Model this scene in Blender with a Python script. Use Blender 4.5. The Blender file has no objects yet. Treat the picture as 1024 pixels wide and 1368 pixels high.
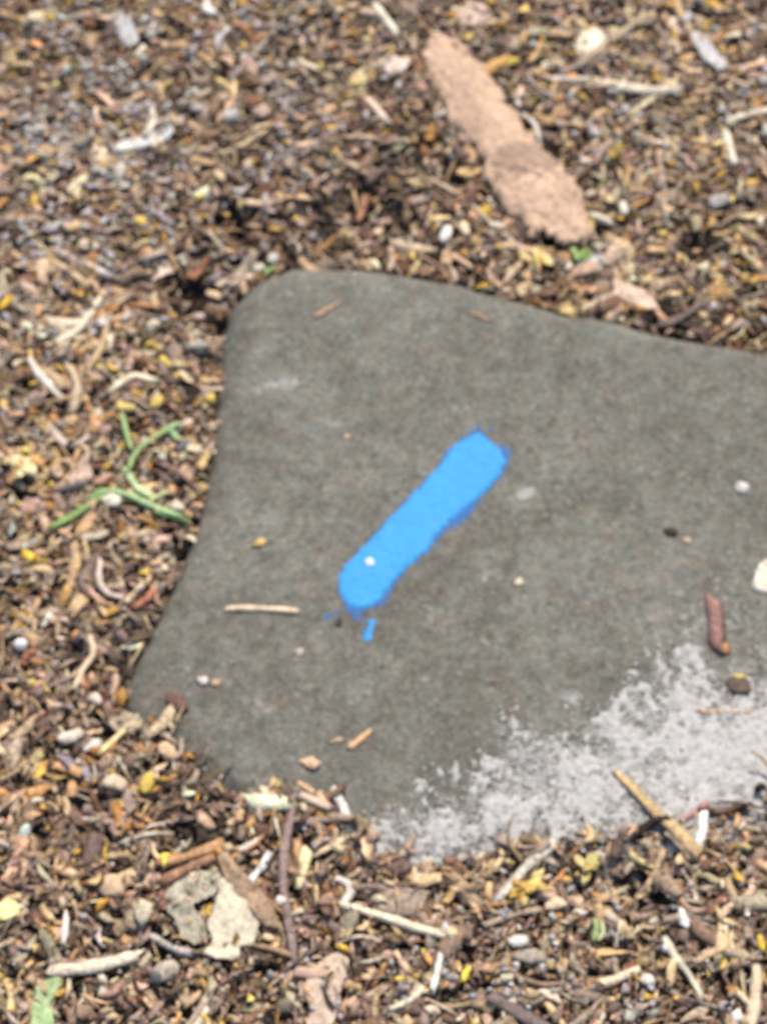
import bpy, math, random
import numpy as np
from mathutils import Vector

# ------------------------------------------------------------------ camera, sky, sun
S = bpy.context.scene
COL = S.collection
EL, DIST, WID = math.radians(56), 1.5, 0.46          # viewing angle, distance, width of ground in view
cam_d = bpy.data.cameras.new('camera')
cam = bpy.data.objects.new('camera', cam_d)
COL.objects.link(cam)
cam.location = (0, -DIST * math.cos(EL), DIST * math.sin(EL))
cam.rotation_euler = (math.pi / 2 - EL, 0, 0)
cam_d.sensor_fit = 'HORIZONTAL'
cam_d.sensor_width = 36
cam_d.lens = 36 * DIST / WID
cam_d.clip_start, cam_d.clip_end = 0.05, 2000
cam_d.dof.use_dof = True                              # the photograph is a soft, slightly missed focus
cam_d.dof.focus_distance = 0.95
cam_d.dof.aperture_fstop = 18.8
S.camera = cam

SUN_EL, SUN_ROT = math.radians(57), math.radians(12)
w = bpy.data.worlds.new('World')
S.world = w
w.use_nodes = True
nt = w.node_tree
bg = nt.nodes['Background']
sky = nt.nodes.new('ShaderNodeTexSky')
sky.sky_type = 'NISHITA'
sky.sun_disc = False
sky.sun_elevation, sky.sun_rotation = SUN_EL, SUN_ROT
nt.links.new(sky.outputs[0], bg.inputs['Color'])
bg.inputs['Strength'].default_value = 0.15
sd = bpy.data.lights.new('sun', 'SUN')
sd.energy, sd.angle, sd.color = 3.8, math.radians(0.8), (1.0, 0.91, 0.79)
sun = bpy.data.objects.new('sun', sd)
COL.objects.link(sun)
sdir = Vector((math.sin(SUN_ROT) * math.cos(SUN_EL), math.cos(SUN_ROT) * math.cos(SUN_EL), math.sin(SUN_EL)))
sun.rotation_euler = (-sdir).to_track_quat('-Z', 'Y').to_euler()
sun.location = sdir * 5
S.view_settings.view_transform = 'Standard'
S.view_settings.look = 'None'
S.view_settings.exposure = 0.45
S.view_settings.gamma = 1
S.view_settings.use_curve_mapping = False
S.render.engine = 'CYCLES'
S.cycles.max_bounces = 5
S.cycles.filter_width = 1.9

rng = np.random.default_rng(7)
random.seed(7)

# ------------------------------------------------------------------ small maths
K = WID / 1024.0                                       # metres per photo pixel at the aim point
CE, SE = math.cos(EL), math.sin(EL)


def ground_at(px, py, z=0.0):
    """World x, y of the point at height z seen at photo pixel px, py."""
    u = (np.asarray(px, float) - 512) * K / DIST
    v = -(np.asarray(py, float) - 684) * K / DIST
    dy, dz = CE + v * SE, -SE + v * CE
    t = (z - DIST * SE) / dz
    return u * t, -DIST * CE + dy * t


def photo_at(x, y, z=0.0):
    ry, rz = y + DIST * CE, z - DIST * SE
    f = ry * CE - rz * SE
    return 512 + x / f * DIST / K, 684 - (ry * SE + rz * CE) / f * DIST / K


def vnoise(x, y, seed=0):
    x = np.asarray(x, float); y = np.asarray(y, float)
    ix, iy = np.floor(x).astype(np.int64), np.floor(y).astype(np.int64)
    fx, fy = x - ix, y - iy
    fx = fx * fx * (3 - 2 * fx); fy = fy * fy * (3 - 2 * fy)

    def h(a, b):
        n = (a * 374761393 + b * 668265263 + seed * 974634777) & 0xFFFFFFFF
        n = ((n ^ (n >> 13)) * 1274126177) & 0xFFFFFFFF
        return ((n ^ (n >> 16)) & 0xFFFF) / 32767.5 - 1
    return (h(ix, iy) * (1 - fx) + h(ix + 1, iy) * fx) * (1 - fy) + (h(ix, iy + 1) * (1 - fx) + h(ix + 1, iy + 1) * fx) * fy


def fbm(x, y, seed=0, octs=3):
    r, a = 0.0, 1.0
    for k in range(octs):
        r = r + a * vnoise(x * 2 ** k + 17.3 * k, y * 2 ** k - 9.1 * k, seed + k)
        a *= 0.5
    return r / 1.75


def sdf(poly, x, y):
    """Distance to a polygon's edge, positive inside."""
    x = np.asarray(x, float); y = np.asarray(y, float)
    d = np.full(x.shape, 1e9)
    ins = np.zeros(x.shape, bool)
    n = len(poly)
    for i in range(n):
        ax, ay = poly[i]; bx, by = poly[(i + 1) % n]
        ex, ey = bx - ax, by - ay
        t = np.clip(((x - ax) * ex + (y - ay) * ey) / (ex * ex + ey * ey + 1e-18), 0, 1)
        d = np.minimum(d, np.hypot(x - ax - t * ex, y - ay - t * ey))
        c = (ay > y) != (by > y)
        with np.errstate(divide='ignore', invalid='ignore'):
            ins ^= c & (x < ex * (y - ay) / (ey if ey else 1e-18) + ax)
    return np.where(ins, d, -d)


def smooth_poly(pts, n=4):
    """Catmull-Rom through closed points."""
    p = np.array(pts, float)
    out = []
    for i in range(len(p)):
        a, b, c, d = p[i - 1], p[i], p[(i + 1) % len(p)], p[(i + 2) % len(p)]
        for k in range(n):
            t = k / n
            out.append(0.5 * (2 * b + (c - a) * t + (2 * a - 5 * b + 4 * c - d) * t * t + (3 * b - a - 3 * c + d) * t ** 3))
    return np.array(out)


# ------------------------------------------------------------------ stone and ground heights
STONE_PX = [(430, 350), (520, 357), (600, 370), (690, 391), (780, 416), (886, 440), (1014, 464),
            (1150, 500), (1330, 570), (1420, 700), (1380, 900), (1250, 1090), (1080, 1190), (900, 1200), (740, 1190), (600, 1172),
            (480, 1145), (380, 1105), (290, 1055), (215, 1005), (168, 955), (165, 915), (182, 868), (206, 820), (230, 768), (255, 715),
            (270, 655), (279, 580), (288, 505), (294, 450), (305, 408), (335, 374), (378, 354)]
STONE_TOP = 0.011
_sx, _sy = ground_at(*np.array(STONE_PX, float).T, z=STONE_TOP - 0.004)
STONE = smooth_poly(np.stack([_sx, _sy], 1), 7)
_t = np.arange(len(STONE))
STONE = STONE + 0.0016 * np.stack([fbm(_t / 3.0, 0, 101) + vnoise(_t * .9, 0, 105) * .5, fbm(_t / 3.0, 0, 103) + vnoise(_t * .9, 3, 107) * .5], 1)
CLEAN_PX = smooth_poly([(430, 350), (600, 370), (690, 391), (780, 416), (886, 440), (1014, 464), (1300, 560), (1330, 800), (1120, 900), (1040, 1000), (1005, 1085),
                        (900, 1105), (780, 1118), (690, 1120), (640, 1140), (580, 1150), (520, 1128), (470, 1105), (430, 1070), (375, 1060),
                        (325, 1060), (268, 1028), (240, 988), (205, 962), (168, 955), (165, 915), (182, 868), (206, 820), (230, 768), (255, 715),
                        (270, 655), (279, 580), (288, 505), (294, 450), (305, 408), (335, 374), (378, 354)], 3)


def stone_z(x, y):
    d = sdf(STONE, x, y)
    R = 0.017 + 0.005 * vnoise(x * 20, y * 20, 5)
    e = np.clip(R - d, 0, R * 0.985)
    drop = R - np.sqrt(R * R - e * e)
    top = STONE_TOP + 0.014 * (y - 0.05) + 0.0011 * fbm(x * 22, y * 22, 3) + 0.00028 * fbm(x * 170, y * 170, 4)
    # the broad shoulder all round
    top = top - 0.0035 * np.clip(1 - d / 0.04, 0, 1) ** 2
    return np.where(d > 0, top - drop * 0.85, -0.05)


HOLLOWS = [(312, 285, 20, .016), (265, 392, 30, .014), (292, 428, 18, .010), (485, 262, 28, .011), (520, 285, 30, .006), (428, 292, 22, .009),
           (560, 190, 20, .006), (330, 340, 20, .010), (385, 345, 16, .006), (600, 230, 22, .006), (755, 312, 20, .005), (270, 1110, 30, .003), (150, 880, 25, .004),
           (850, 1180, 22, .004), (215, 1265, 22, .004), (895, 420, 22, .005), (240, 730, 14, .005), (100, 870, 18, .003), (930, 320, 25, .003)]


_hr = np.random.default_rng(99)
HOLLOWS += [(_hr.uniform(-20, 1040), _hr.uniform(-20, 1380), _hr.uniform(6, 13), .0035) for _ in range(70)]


def ground_z(x, y):
    px, py = photo_at(x, y)
    g = 0.0018 * fbm(x * 26, y * 26, 11) + 0.0012 * fbm(x * 90, y * 90, 12)
    g = g + 0.005 / (1 + np.exp(-(py - 1020) / 45)) + 0.0035 / (1 + np.exp((py - 250) / 40))
    for hx, hy, r, dep in HOLLOWS:
        g = g - dep * np.exp(-((px - hx) ** 2 + (py - hy) ** 2) / (2 * r * r))
    far = np.clip((np.hypot(x, y) - 0.6) / 2, 0, 1)
    return g * (1 - far)


def surf_z(x, y):
    return np.maximum(ground_z(x, y), stone_z(x, y))


# ------------------------------------------------------------------ materials
def new_mat(name):
    m = bpy.data.materials.new(name)
    m.use_nodes = True
    n = m.node_tree
    b = n.nodes['Principled BSDF']
    b.inputs['Specular IOR Level'].default_value = 0.25
    return m, n, b


def N(n, t, **kw):
    o = n.nodes.new(t)
    for k, v in kw.items():
        if k in o.inputs:
            o.inputs[k].default_value = v
        else:
            setattr(o, k, v)
    return o


def ramp(n, src, stops):
    r = n.nodes.new('ShaderNodeValToRGB')
    e = r.color_ramp.elements
    while len(e) < len(stops):
        e.new(0.5)
    for q, (p, c) in zip(e, stops):
        q.position = p
        q.color = (*c, 1) if len(c) == 3 else c
    n.links.new(src, r.inputs[0])
    return r.outputs[0]


def mix(n, mode, fac, a, b):
    m = n.nodes.new('ShaderNodeMix')
    m.data_type = 'RGBA'
    m.blend_type = mode
    for i, v in ((0, fac), (6, a), (7, b)):
        if hasattr(v, 'is_linked'):
            n.links.new(v, m.inputs[i])
        else:
            m.inputs[i].default_value = v if i == 0 else (*v, 1)
    return m.outputs[2]


def bump(n, b, h, strength, dist):
    u = N(n, 'ShaderNodeBump', Strength=strength, Distance=dist)
    n.links.new(h, u.inputs['Height'])
    n.links.new(u.outputs[0], b.inputs['Normal'])


def litter_material(name, rough=0.8, contrast=0.5, gloss=0.25):
    """Piece colour from the mesh, broken by grain and blotches."""
    m, n, b = new_mat(name)
    b.inputs['Roughness'].default_value = rough
    b.inputs['Specular IOR Level'].default_value = gloss
    at = N(n, 'ShaderNodeAttribute', attribute_name='col')
    tc = N(n, 'ShaderNodeTexCoord')
    n1 = N(n, 'ShaderNodeTexNoise', Scale=330.0, Detail=3.0, Roughness=0.65)
    n.links.new(tc.outputs['Object'], n1.inputs['Vector'])
    n2 = N(n, 'ShaderNodeTexNoise', Scale=1300.0, Detail=2.0)
    n.links.new(tc.outputs['Object'], n2.inputs['Vector'])
    lo, hi = 1 - contrast, 1 + contrast * 0.7
    c1 = ramp(n, n1.outputs[0], [(0.3, (lo, lo * .97, lo * .93)), (0.7, (hi, hi, hi))])
    c = mix(n, 'MULTIPLY', 1.0, at.outputs['Color'], c1)
    c2 = ramp(n, n2.outputs[0], [(0.3, (.72, .71, .7)), (0.65, (1.12, 1.12, 1.12))])
    c = mix(n, 'MULTIPLY', 0.8, c, c2)
    n.links.new(c, b.inputs['Base Color'])
    bump(n, b, n2.outputs[0], 0.6, 0.0006)
    return m


M_LITTER = litter_material('mulch_fibre', 0.75, 0.5)
M_PALE = litter_material('dry_straw', 0.7, 0.28)
M_BARK = litter_material('papery_bark', 0.8, 0.26)
M_LEAF = litter_material('leaf_tissue', 0.55, 0.3, 0.35)

# soil
M_SOIL, n, b = new_mat('humus')
b.inputs['Roughness'].default_value = 0.95
tc = N(n, 'ShaderNodeTexCoord')
v1 = N(n, 'ShaderNodeTexVoronoi', Scale=160.0)
n.links.new(tc.outputs['Object'], v1.inputs['Vector'])
n1 = N(n, 'ShaderNodeTexNoise', Scale=60.0, Detail=6.0)
n.links.new(tc.outputs['Object'], n1.inputs['Vector'])
ca = ramp(n, v1.outputs['Color'], [(0.0, (.05, .036, .027)), (0.55, (.10, .072, .052)), (0.8, (.17, .128, .09)), (1.0, (.27, .21, .15))])
cb = ramp(n, n1.outputs[0], [(0.3, (.5, .5, .5)), (0.7, (1.2, 1.15, 1.1))])
n.links.new(mix(n, 'MULTIPLY', 1.0, ca, cb), b.inputs['Base Color'])
bump(n, b, n1.outputs[0], 1.0, 0.004)

# stone
M_STONE, n, b = new_mat('grey_sandstone')
b.inputs['Roughness'].default_value = 0.88
tc = N(n, 'ShaderNodeTexCoord')
OBJ = tc.outputs['Object']


def noise(scale, detail=4.0, rough=0.6, dist=0.0):
    q = N(n, 'ShaderNodeTexNoise', Scale=scale, Detail=detail, Roughness=rough, Distortion=dist)
    n.links.new(OBJ, q.inputs['Vector'])
    return q.outputs[0]


nb, nm, nf, ng = noise(16, 4), noise(75, 4, .65, .4), noise(260, 3, .7), noise(800, 2, .7)
c = ramp(n, nb, [(0.3, (.117, .110, .090)), (0.5, (.135, .130, .107)), (0.7, (.156, .152, .127))])
c = mix(n, 'MULTIPLY', 1.0, c, ramp(n, nm, [(0.3, (.74, .715, .69)), (0.5, (1, .99, .98)), (0.7, (1.22, 1.23, 1.23))]))
c = mix(n, 'MULTIPLY', 1.0, c, ramp(n, nf, [(0.3, (.70, .685, .67)), (0.5, (1, 1, 1)), (0.7, (1.32, 1.31, 1.28))]))
c = mix(n, 'MULTIPLY', 1.0, c, ramp(n, ng, [(0.33, (.6, .59, .58)), (0.5, (1, 1, 1)), (0.68, (1.42, 1.40, 1.37))]))
c = mix(n, 'MULTIPLY', 1.0, c, ramp(n, noise(105, 3, .6, .6), [(0.32, (1.10, 1.0, .93)), (0.5, (1, 1, 1)), (0.66, (.92, .98, .98))]))
c = mix(n, 'MULTIPLY', 1.0, c, ramp(n, noise(48, 4, .7, .5), [(0.3, (.88, .86, .84)), (0.48, (1, 1, 1)), (0.7, (1.08, 1.09, 1.07))]))
vs = N(n, 'ShaderNodeTexVoronoi', Scale=95.0)
n.links.new(OBJ, vs.inputs['Vector'])
c = mix(n, 'MIX', ramp(n, vs.outputs['Distance'], [(0.06, (.7, .7, .7)), (0.17, (0, 0, 0))]), c, (.27, .255, .225))
vd = N(n, 'ShaderNodeTexVoronoi', Scale=60.0)
mp = N(n, 'ShaderNodeMapping', Location=(3, 7, 1))
n.links.new(OBJ, mp.inputs[0]); n.links.new(mp.outputs[0], vd.inputs['Vector'])
c = mix(n, 'MIX', ramp(n, vd.outputs['Distance'], [(0.06, (.75, .75, .75)), (0.15, (0, 0, 0))]), c, (.062, .05, .04))
c = mix(n, 'MIX', ramp(n, noise(120, 3), [(0.6, (0, 0, 0)), (0.75, (.5, .5, .5))]), c, (.20, .155, .115))   # rusty blush
at = N(n, 'ShaderNodeAttribute', attribute_name='bloom')                                                 # pale mineral bloom, scuffs
fm = N(n, 'ShaderNodeMath', operation='MULTIPLY_ADD')
n.links.new(noise(190, 5, .72), fm.inputs[0]); fm.inputs[1].default_value = 1.7
fm2 = N(n, 'ShaderNodeMath', operation='ADD'); fm2.inputs[1].default_value = -1.4
n.links.new(at.outputs['Fac'], fm2.inputs[0]); n.links.new(fm2.outputs[0], fm.inputs[2])
c = mix(n, 'MIX', ramp(n, fm.outputs[0], [(0.0, (0, 0, 0)), (0.22, (.85, .85, .85))]), c, (.33, .317, .29))
n.links.new(c, b.inputs['Base Color'])
bump(n, b, nf, 0.8, 0.0012)

# dusty sand
M_SAND, n, b = new_mat('pale_sand')
b.inputs['Roughness'].default_value = 0.9
tc = N(n, 'ShaderNodeTexCoord'); OBJ = tc.outputs['Object']
c = ramp(n, noise(230, 4, .7), [(0.3, (.24, .225, .20)), (0.44, (.40, .382, .35)), (0.7, (.52, .50, .465))])
c = mix(n, 'MULTIPLY', 1.0, c, ramp(n, noise(900, 2), [(0.3, (.78, .77, .76)), (0.65, (1.1, 1.1, 1.1))]))
n.links.new(c, b.inputs['Base Color'])
bump(n, b, noise(600, 3), 0.7, 0.001)


def paint_mat(name, col, rough):
    global n, OBJ
    m, n, b = new_mat(name)
    b.inputs['Roughness'].default_value = rough
    tc = N(n, 'ShaderNodeTexCoord'); OBJ = tc.outputs['Object']
    c = mix(n, 'MULTIPLY', 1.0, col, ramp(n, noise(110, 5, .65), [(0.3, (.9, .92, .96)), (0.7, (1.3, 1.05, 1.0))]))
    c = mix(n, 'MULTIPLY', 1.0, c, ramp(n, noise(1100, 2), [(0.3, (.86, .9, .93)), (0.7, (1.12, 1.06, 1.03))]))
    c = mix(n, 'MIX', ramp(n, noise(210, 5, .75), [(0.58, (0, 0, 0)), (0.74, (.55, .55, .55))]), c, (.05, .16, .36))
    c = mix(n, 'MIX', ramp(n, noise(420, 3, .7), [(0.66, (0, 0, 0)), (0.76, (.6, .6, .6))]), c, (.13, .22, .32))
    n.links.new(c, b.inputs['Base Color'])
    bump(n, b, noise(260, 3, .7), 0.7, 0.0011)
    return m


M_PAINT = paint_mat('blue_marking_paint', (.026, .275, .60), 0.6)
M_PAINT_THIN = paint_mat('thin_blue_paint', (.035, .135, .33), 0.85)


# ------------------------------------------------------------------ object helpers
def link(name, verts, loops, sizes, mat, col=None, smooth=False, parent=None, origin=None):
    """A mesh object from flat arrays; col is one colour per vertex."""
    me = bpy.data.meshes.new(name)
    verts = np.asarray(verts, np.float64).reshape(-1, 3)
    if origin is not None:
        verts = verts - np.asarray(origin)
    loops = np.asarray(loops, np.int32); sizes = np.asarray(sizes, np.int32)
    me.vertices.add(len(verts)); me.vertices.foreach_set('co', verts.ravel())
    me.loops.add(len(loops)); me.loops.foreach_set('vertex_index', loops)
    me.polygons.add(len(sizes))
    me.polygons.foreach_set('loop_start', np.concatenate([[0], np.cumsum(sizes)[:-1]]).astype(np.int32))
    me.polygons.foreach_set('loop_total', sizes)
    if smooth:
        me.polygons.foreach_set('use_smooth', np.ones(len(sizes), bool))
    me.update(calc_edges=True)
    if col is not None:
        a = me.color_attributes.new('col', 'FLOAT_COLOR', 'POINT')
        c = np.ones((len(verts), 4)); c[:, :3] = np.asarray(col).reshape(-1, 3) if np.ndim(col) > 1 else np.asarray(col)
        a.data.foreach_set('color', c.ravel().astype(np.float32))
    me.materials.append(mat)
    o = bpy.data.objects.new(name, me)
    COL.objects.link(o)
    if origin is not None:
        o.location = origin
    if parent is not None:
        o.parent = parent
        o.location = Vector(origin if origin is not None else (0, 0, 0)) - parent.location
    return o


def tag(o, label=None, cat=None, group=None, kind=None):
    for k, v in (('label', label), ('category', cat), ('group', group), ('kind', kind)):
        if v:
            o[k] = v
    return o


def empty(name, loc, label, cat, group=None):
    o = bpy.data.objects.new(name, None)
    o.empty_display_size = 0.01
    o.location = loc
    COL.objects.link(o)
    return tag(o, label, cat, group)


def grid_faces(nu, nv, keep=None):
    i = np.arange(nu * nv).reshape(nu, nv)
    q = np.stack([i[:-1, :-1], i[1:, :-1], i[1:, 1:], i[:-1, 1:]], -1).reshape(-1, 4)
    return q if keep is None else q[keep[q].all(1)]


def compact(v, q):
    used, inv = np.unique(q, return_inverse=True)
    return v[used], inv.reshape(q.shape), used


# ------------------------------------------------------------------ the setting: ground
def axis(lo, hi, step, far):
    a = np.arange(lo, hi, step)
    g, s, ext = [], step, 0.0
    while ext < far:
        s *= 1.35; ext += s; g.append(ext)
    g = np.array(g)
    return np.concatenate([(lo - g)[::-1], a, a[-1] + g])


gx, gy = axis(-0.42, 0.42, 0.004, 600), axis(-0.55, 0.65, 0.004, 600)
X, Y = np.meshgrid(gx, gy, indexing='ij')
q = grid_faces(len(gx), len(gy))
ground = link('ground', np.stack([X, Y, ground_z(X, Y) - 0.002], -1), q.ravel(), np.full(len(q), 4), M_SOIL, smooth=True)
tag(ground, 'dark brown humus soil under the mulch', kind='structure')

# ------------------------------------------------------------------ the stepping stone and its paint
cx, cy = ground_at(690, 720)
no = len(STONE)
fr = np.concatenate([np.linspace(0, 0.85, 70), np.linspace(0.86, 0.995, 36), [1.0]])
ring = (cx, cy) + fr[:, None, None] * (STONE[None] - (cx, cy))
rx, ry = ring[..., 0], ring[..., 1]
rz = stone_z(rx, ry)
wob = 1 + 0.0012 * vnoise(np.arange(no) * 0.7, 0, 9)
inner = rz[-2]
rz[-1] = inner - 0.003
V = np.stack([rx, ry, rz], -1)
wall = np.stack([STONE[:, 0], STONE[:, 1], np.full(no, -0.045)], -1)[None]
V = np.concatenate([V, wall])
nr = len(V)
ids = np.arange(nr * no).reshape(nr, no)
nx = np.roll(ids, -1, 1)
q = np.stack([ids[:-1], ids[1:], nx[1:], nx[:-1]], -1).reshape(-1, 4)
stone = link('stepping_stone', V, q.ravel(), np.full(len(q), 4), M_STONE, smooth=True, origin=(float(cx), float(cy), 0.0))
tag(stone, 'flat grey stepping stone with rounded corners and a blue paint stroke', 'stepping stone')
px, py = photo_at(V[..., 0], V[..., 1], V[..., 2])
SAND_PX = [(490, 1130), (520, 1098), (575, 1078), (632, 1068), (655, 1025), (690, 985), (740, 985), (790, 975), (850, 935), (905, 890), (950, 895), (1000, 900),
           (1060, 880), (1180, 900), (1120, 1060), (1040, 1110), (940, 1135), (850, 1130), (760, 1130), (690, 1125), (640, 1145), (580, 1160), (530, 1150)]
SAND = smooth_poly(SAND_PX, 3)
ds = sdf(SAND, px, py)
bloom = 0.35 + 0.5 * np.clip((ds + 45) / 100, 0, 1)
bloom = np.maximum(bloom, 0.35 + 0.22 * np.exp(-((px - 940) / 90) ** 2 - ((py - 830) / 70) ** 2))
for sx_, sy_, lx, ly, a in ((375, 512, 38, 9, .42), (703, 658, 11, 10, .7), (610, 545, 14, 7, .35), (445, 565, 16, 12, .2), (650, 770, 13, 8, .4), (765, 932, 18, 8, .5),
                            (560, 905, 40, 25, .15), (330, 960, 45, 25, .15), (990, 655, 12, 10, .5), (640, 860, 30, 14, .2), (430, 380, 70, 14, .12)):
    bloom = np.maximum(bloom, 0.35 + a * np.exp(-((px - sx_) / lx) ** 2 - ((py - sy_ + (px - sx_) * .15) / ly) ** 2))
at = stone.data.attributes.new('bloom', 'FLOAT', 'POINT')
at.data.foreach_set('value', bloom.ravel().astype(np.float32))


def sheet(name, poly_px, step, height, mat, parent=None, margin=14, smooth=True, base=stone_z):
    """A thin layer lying on the surface: height(px, py, inside distance) in metres above it, below the surface at its rim."""
    p = np.array(poly_px)
    ax = np.arange(p[:, 0].min() - margin, p[:, 0].max() + margin, step)
    ay = np.arange(p[:, 1].min() - margin, p[:, 1].max() + margin, step)
    A, B = np.meshgrid(ax, ay, indexing='ij')
    x, y = ground_at(A, B, STONE_TOP)
    h = height(A, B, sdf(p, A, B))
    v = np.stack([x, y, base(x, y) + h], -1).reshape(-1, 3)
    q = grid_faces(len(ax), len(ay))
    q = q[(h.ravel()[q] > -0.0004).any(1)][:, ::-1]
    v, q, _ = compact(v, q)
    og = v.mean(0)
    og[2] = v[:, 2].min()
    return link(name, v, q.ravel(), np.full(len(q), 4), mat, smooth=smooth, parent=parent, origin=og)


PAINT_PX = smooth_poly([(452, 777), (458, 759), (470, 745), (503, 712), (534, 677), (562, 649), (584, 624), (603, 599), (619, 587), (637, 580), (650, 584), (660, 595),
                        (670, 602), (674, 618), (665, 637), (644, 659), (619, 680), (598, 699), (583, 714), (569, 735), (541, 759), (522, 781), (506, 801), (486, 812),
                        (467, 808), (456, 794)], 3)
FRINGE_PX = smooth_poly([(450, 778), (456, 758), (469, 742), (502, 708), (532, 673), (560, 645), (582, 620), (600, 596), (617, 583), (626, 573), (640, 570), (652, 580),
                         (664, 595), (678, 594), (686, 602), (680, 622), (668, 643), (648, 664), (632, 685), (614, 702), (596, 712), (587, 722), (571, 740), (543, 764), (524, 786), (515, 806),
                         (488, 816), (476, 830), (464, 815), (454, 798)], 3)
paint = sheet('paint_mark', PAINT_PX, 1.0, lambda a, b, d: np.clip((d + 2.4 * fbm(a / 7, b / 7, 31) + 2.6 * vnoise(a / 1.6, b / 1.6, 35)) * 0.0002, -0.0006, 0.00075) + 0.0001 * fbm(a / 4, b / 4, 33), M_PAINT, stone)
tag(paint, 'solid bright blue paint stroke slanting across the stone')
fringe = sheet('paint_overspray', FRINGE_PX, .7, lambda a, b, d: np.clip((d - 3.5 + 3.0 * fbm(a / 9, b / 9, 41) + 7.5 * vnoise(a / 1.5, b / 1.5, 36)) * 0.00008, -0.0006, 0.00016), M_PAINT_THIN, stone, 16)
tag(fringe, 'thin darker blue overspray along the stroke edge')
for i, (a, b_, r) in enumerate([(491, 848, 6.5), (494, 838, 4.5), (497, 829, 5), (438, 821, 4), (487, 838, 2.5), (447, 818, 3), (655, 572, 2.5), (485, 826, 3)]):
    pp = [(a + r * math.cos(t) * 0.9, b_ + r * math.sin(t)) for t in np.linspace(0, 2 * math.pi, 12, endpoint=False)]
    sheet('paint_drop', pp, 1.0, lambda A, B, d: np.clip((d + 3.5 * fbm(A / 4, B / 4, 50) + 2 * vnoise(A / 1.5, B / 1.5, 51)) * 0.0002, -0.0006, 0.0004), M_PAINT if r > 4 and i < 3 else M_PAINT_THIN, stone, 6)

sand = sheet('sand', SAND, 1.6, lambda a, b, d: np.clip((d - 22 + 95 * fbm(a / 30, b / 30, 61) + 70 * fbm(a / 8, b / 8, 62)) * 0.000035, -0.0012, 0.0012)
             + 0.0006 * fbm(a / 6, b / 6, 63), M_SAND, margin=40, base=surf_z)
tag(sand, 'pale dusty sand spilled over the lower corner of the stone', kind='stuff')


# ------------------------------------------------------------------ pieces of litter
def pieces(n, L, W, T, S_=4, K_=4, taper=0.6, bend=0.15, jit=0.12, lens=False, pos=None, yaw=None, tilt=0.3, tw=0.3, r=rng):
    """n elongated pieces as stations x corners; returns vertices (n, S*K, 3), loops, sizes for all."""
    s = np.linspace(-1, 1, S_)
    ang = (np.arange(K_) + 0.5) / K_ * 2 * np.pi
    prof = (1 - np.abs(s) ** 2.2 * taper) if not lens else np.sqrt(np.clip(1 - (np.abs(s) * 0.985) ** 2.2, 0.002, 1))
    cw = np.cos(ang) / np.abs(np.cos(ang)).max(); ct = np.sin(ang) / np.abs(np.sin(ang)).max()
    L, W, T = (np.broadcast_to(np.asarray(a, float), (n,)) for a in (L, W, T))
    x = (L[:, None] / 2 * s)[..., None] * np.ones(K_) + r.normal(0, 1, (n, S_, K_)) * (L * jit * 0.35)[:, None, None]
    pr = prof[None, :] * (1 + r.normal(0, jit, (n, S_)))
    y = (W / 2)[:, None, None] * pr[..., None] * cw + r.normal(0, 1, (n, S_, K_)) * (W * jit * 0.5)[:, None, None]
    z = (T / 2)[:, None, None] * np.maximum(pr, .25)[..., None] * ct + r.normal(0, 1, (n, S_, K_)) * (T * jit * 0.6)[:, None, None]
    b1 = r.normal(0, bend, n); b2 = r.normal(0, bend * 0.6, n)
    y = y + (b1 * L / 2)[:, None, None] * (s ** 2 - .33)[None, :, None]
    z = z + (b2 * L / 2)[:, None, None] * (s ** 2 - .33)[None, :, None]
    a = r.normal(0, tw, n)[:, None, None] * s[None, :, None]
    y, z = y * np.cos(a) - z * np.sin(a), y * np.sin(a) + z * np.cos(a)
    v = np.stack([x, y, z], -1).reshape(n, -1, 3)
    ro, pi = r.normal(0, tilt * 1.3, n), r.normal(0, tilt, n)
    ya = r.uniform(0, 2 * np.pi, n) if yaw is None else np.broadcast_to(yaw, (n,))
    c, s2 = np.cos(ro)[:, None], np.sin(ro)[:, None]
    v = np.stack([v[..., 0], v[..., 1] * c - v[..., 2] * s2, v[..., 1] * s2 + v[..., 2] * c], -1)
    c, s2 = np.cos(pi)[:, None], np.sin(pi)[:, None]
    v = np.stack([v[..., 0] * c - v[..., 2] * s2, v[..., 1], v[..., 0] * s2 + v[..., 2] * c], -1)
    c, s2 = np.cos(ya)[:, None], np.sin(ya)[:, None]
    v = np.stack([v[..., 0] * c - v[..., 1] * s2, v[..., 0] * s2 + v[..., 1] * c, v[..., 2]], -1)
    if pos is not None:
        v = v + pos[:, None, :]
    lo, sz = [], []
    for i in range(S_ - 1):
        for k in range(K_):
            k2 = (k + 1) % K_
            lo += [i * K_ + k, i * K_ + k2, (i + 1) * K_ + k2, (i + 1) * K_ + k]; sz.append(4)
    lo += list(range(K_ - 1, -1, -1)); sz.append(K_)
    lo += [(S_ - 1) * K_ + k for k in range(K_)]; sz.append(K_)
    lo = (np.array(lo)[None] + (np.arange(n) * S_ * K_)[:, None]).ravel()
    return v, lo, np.tile(sz, n)


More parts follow.
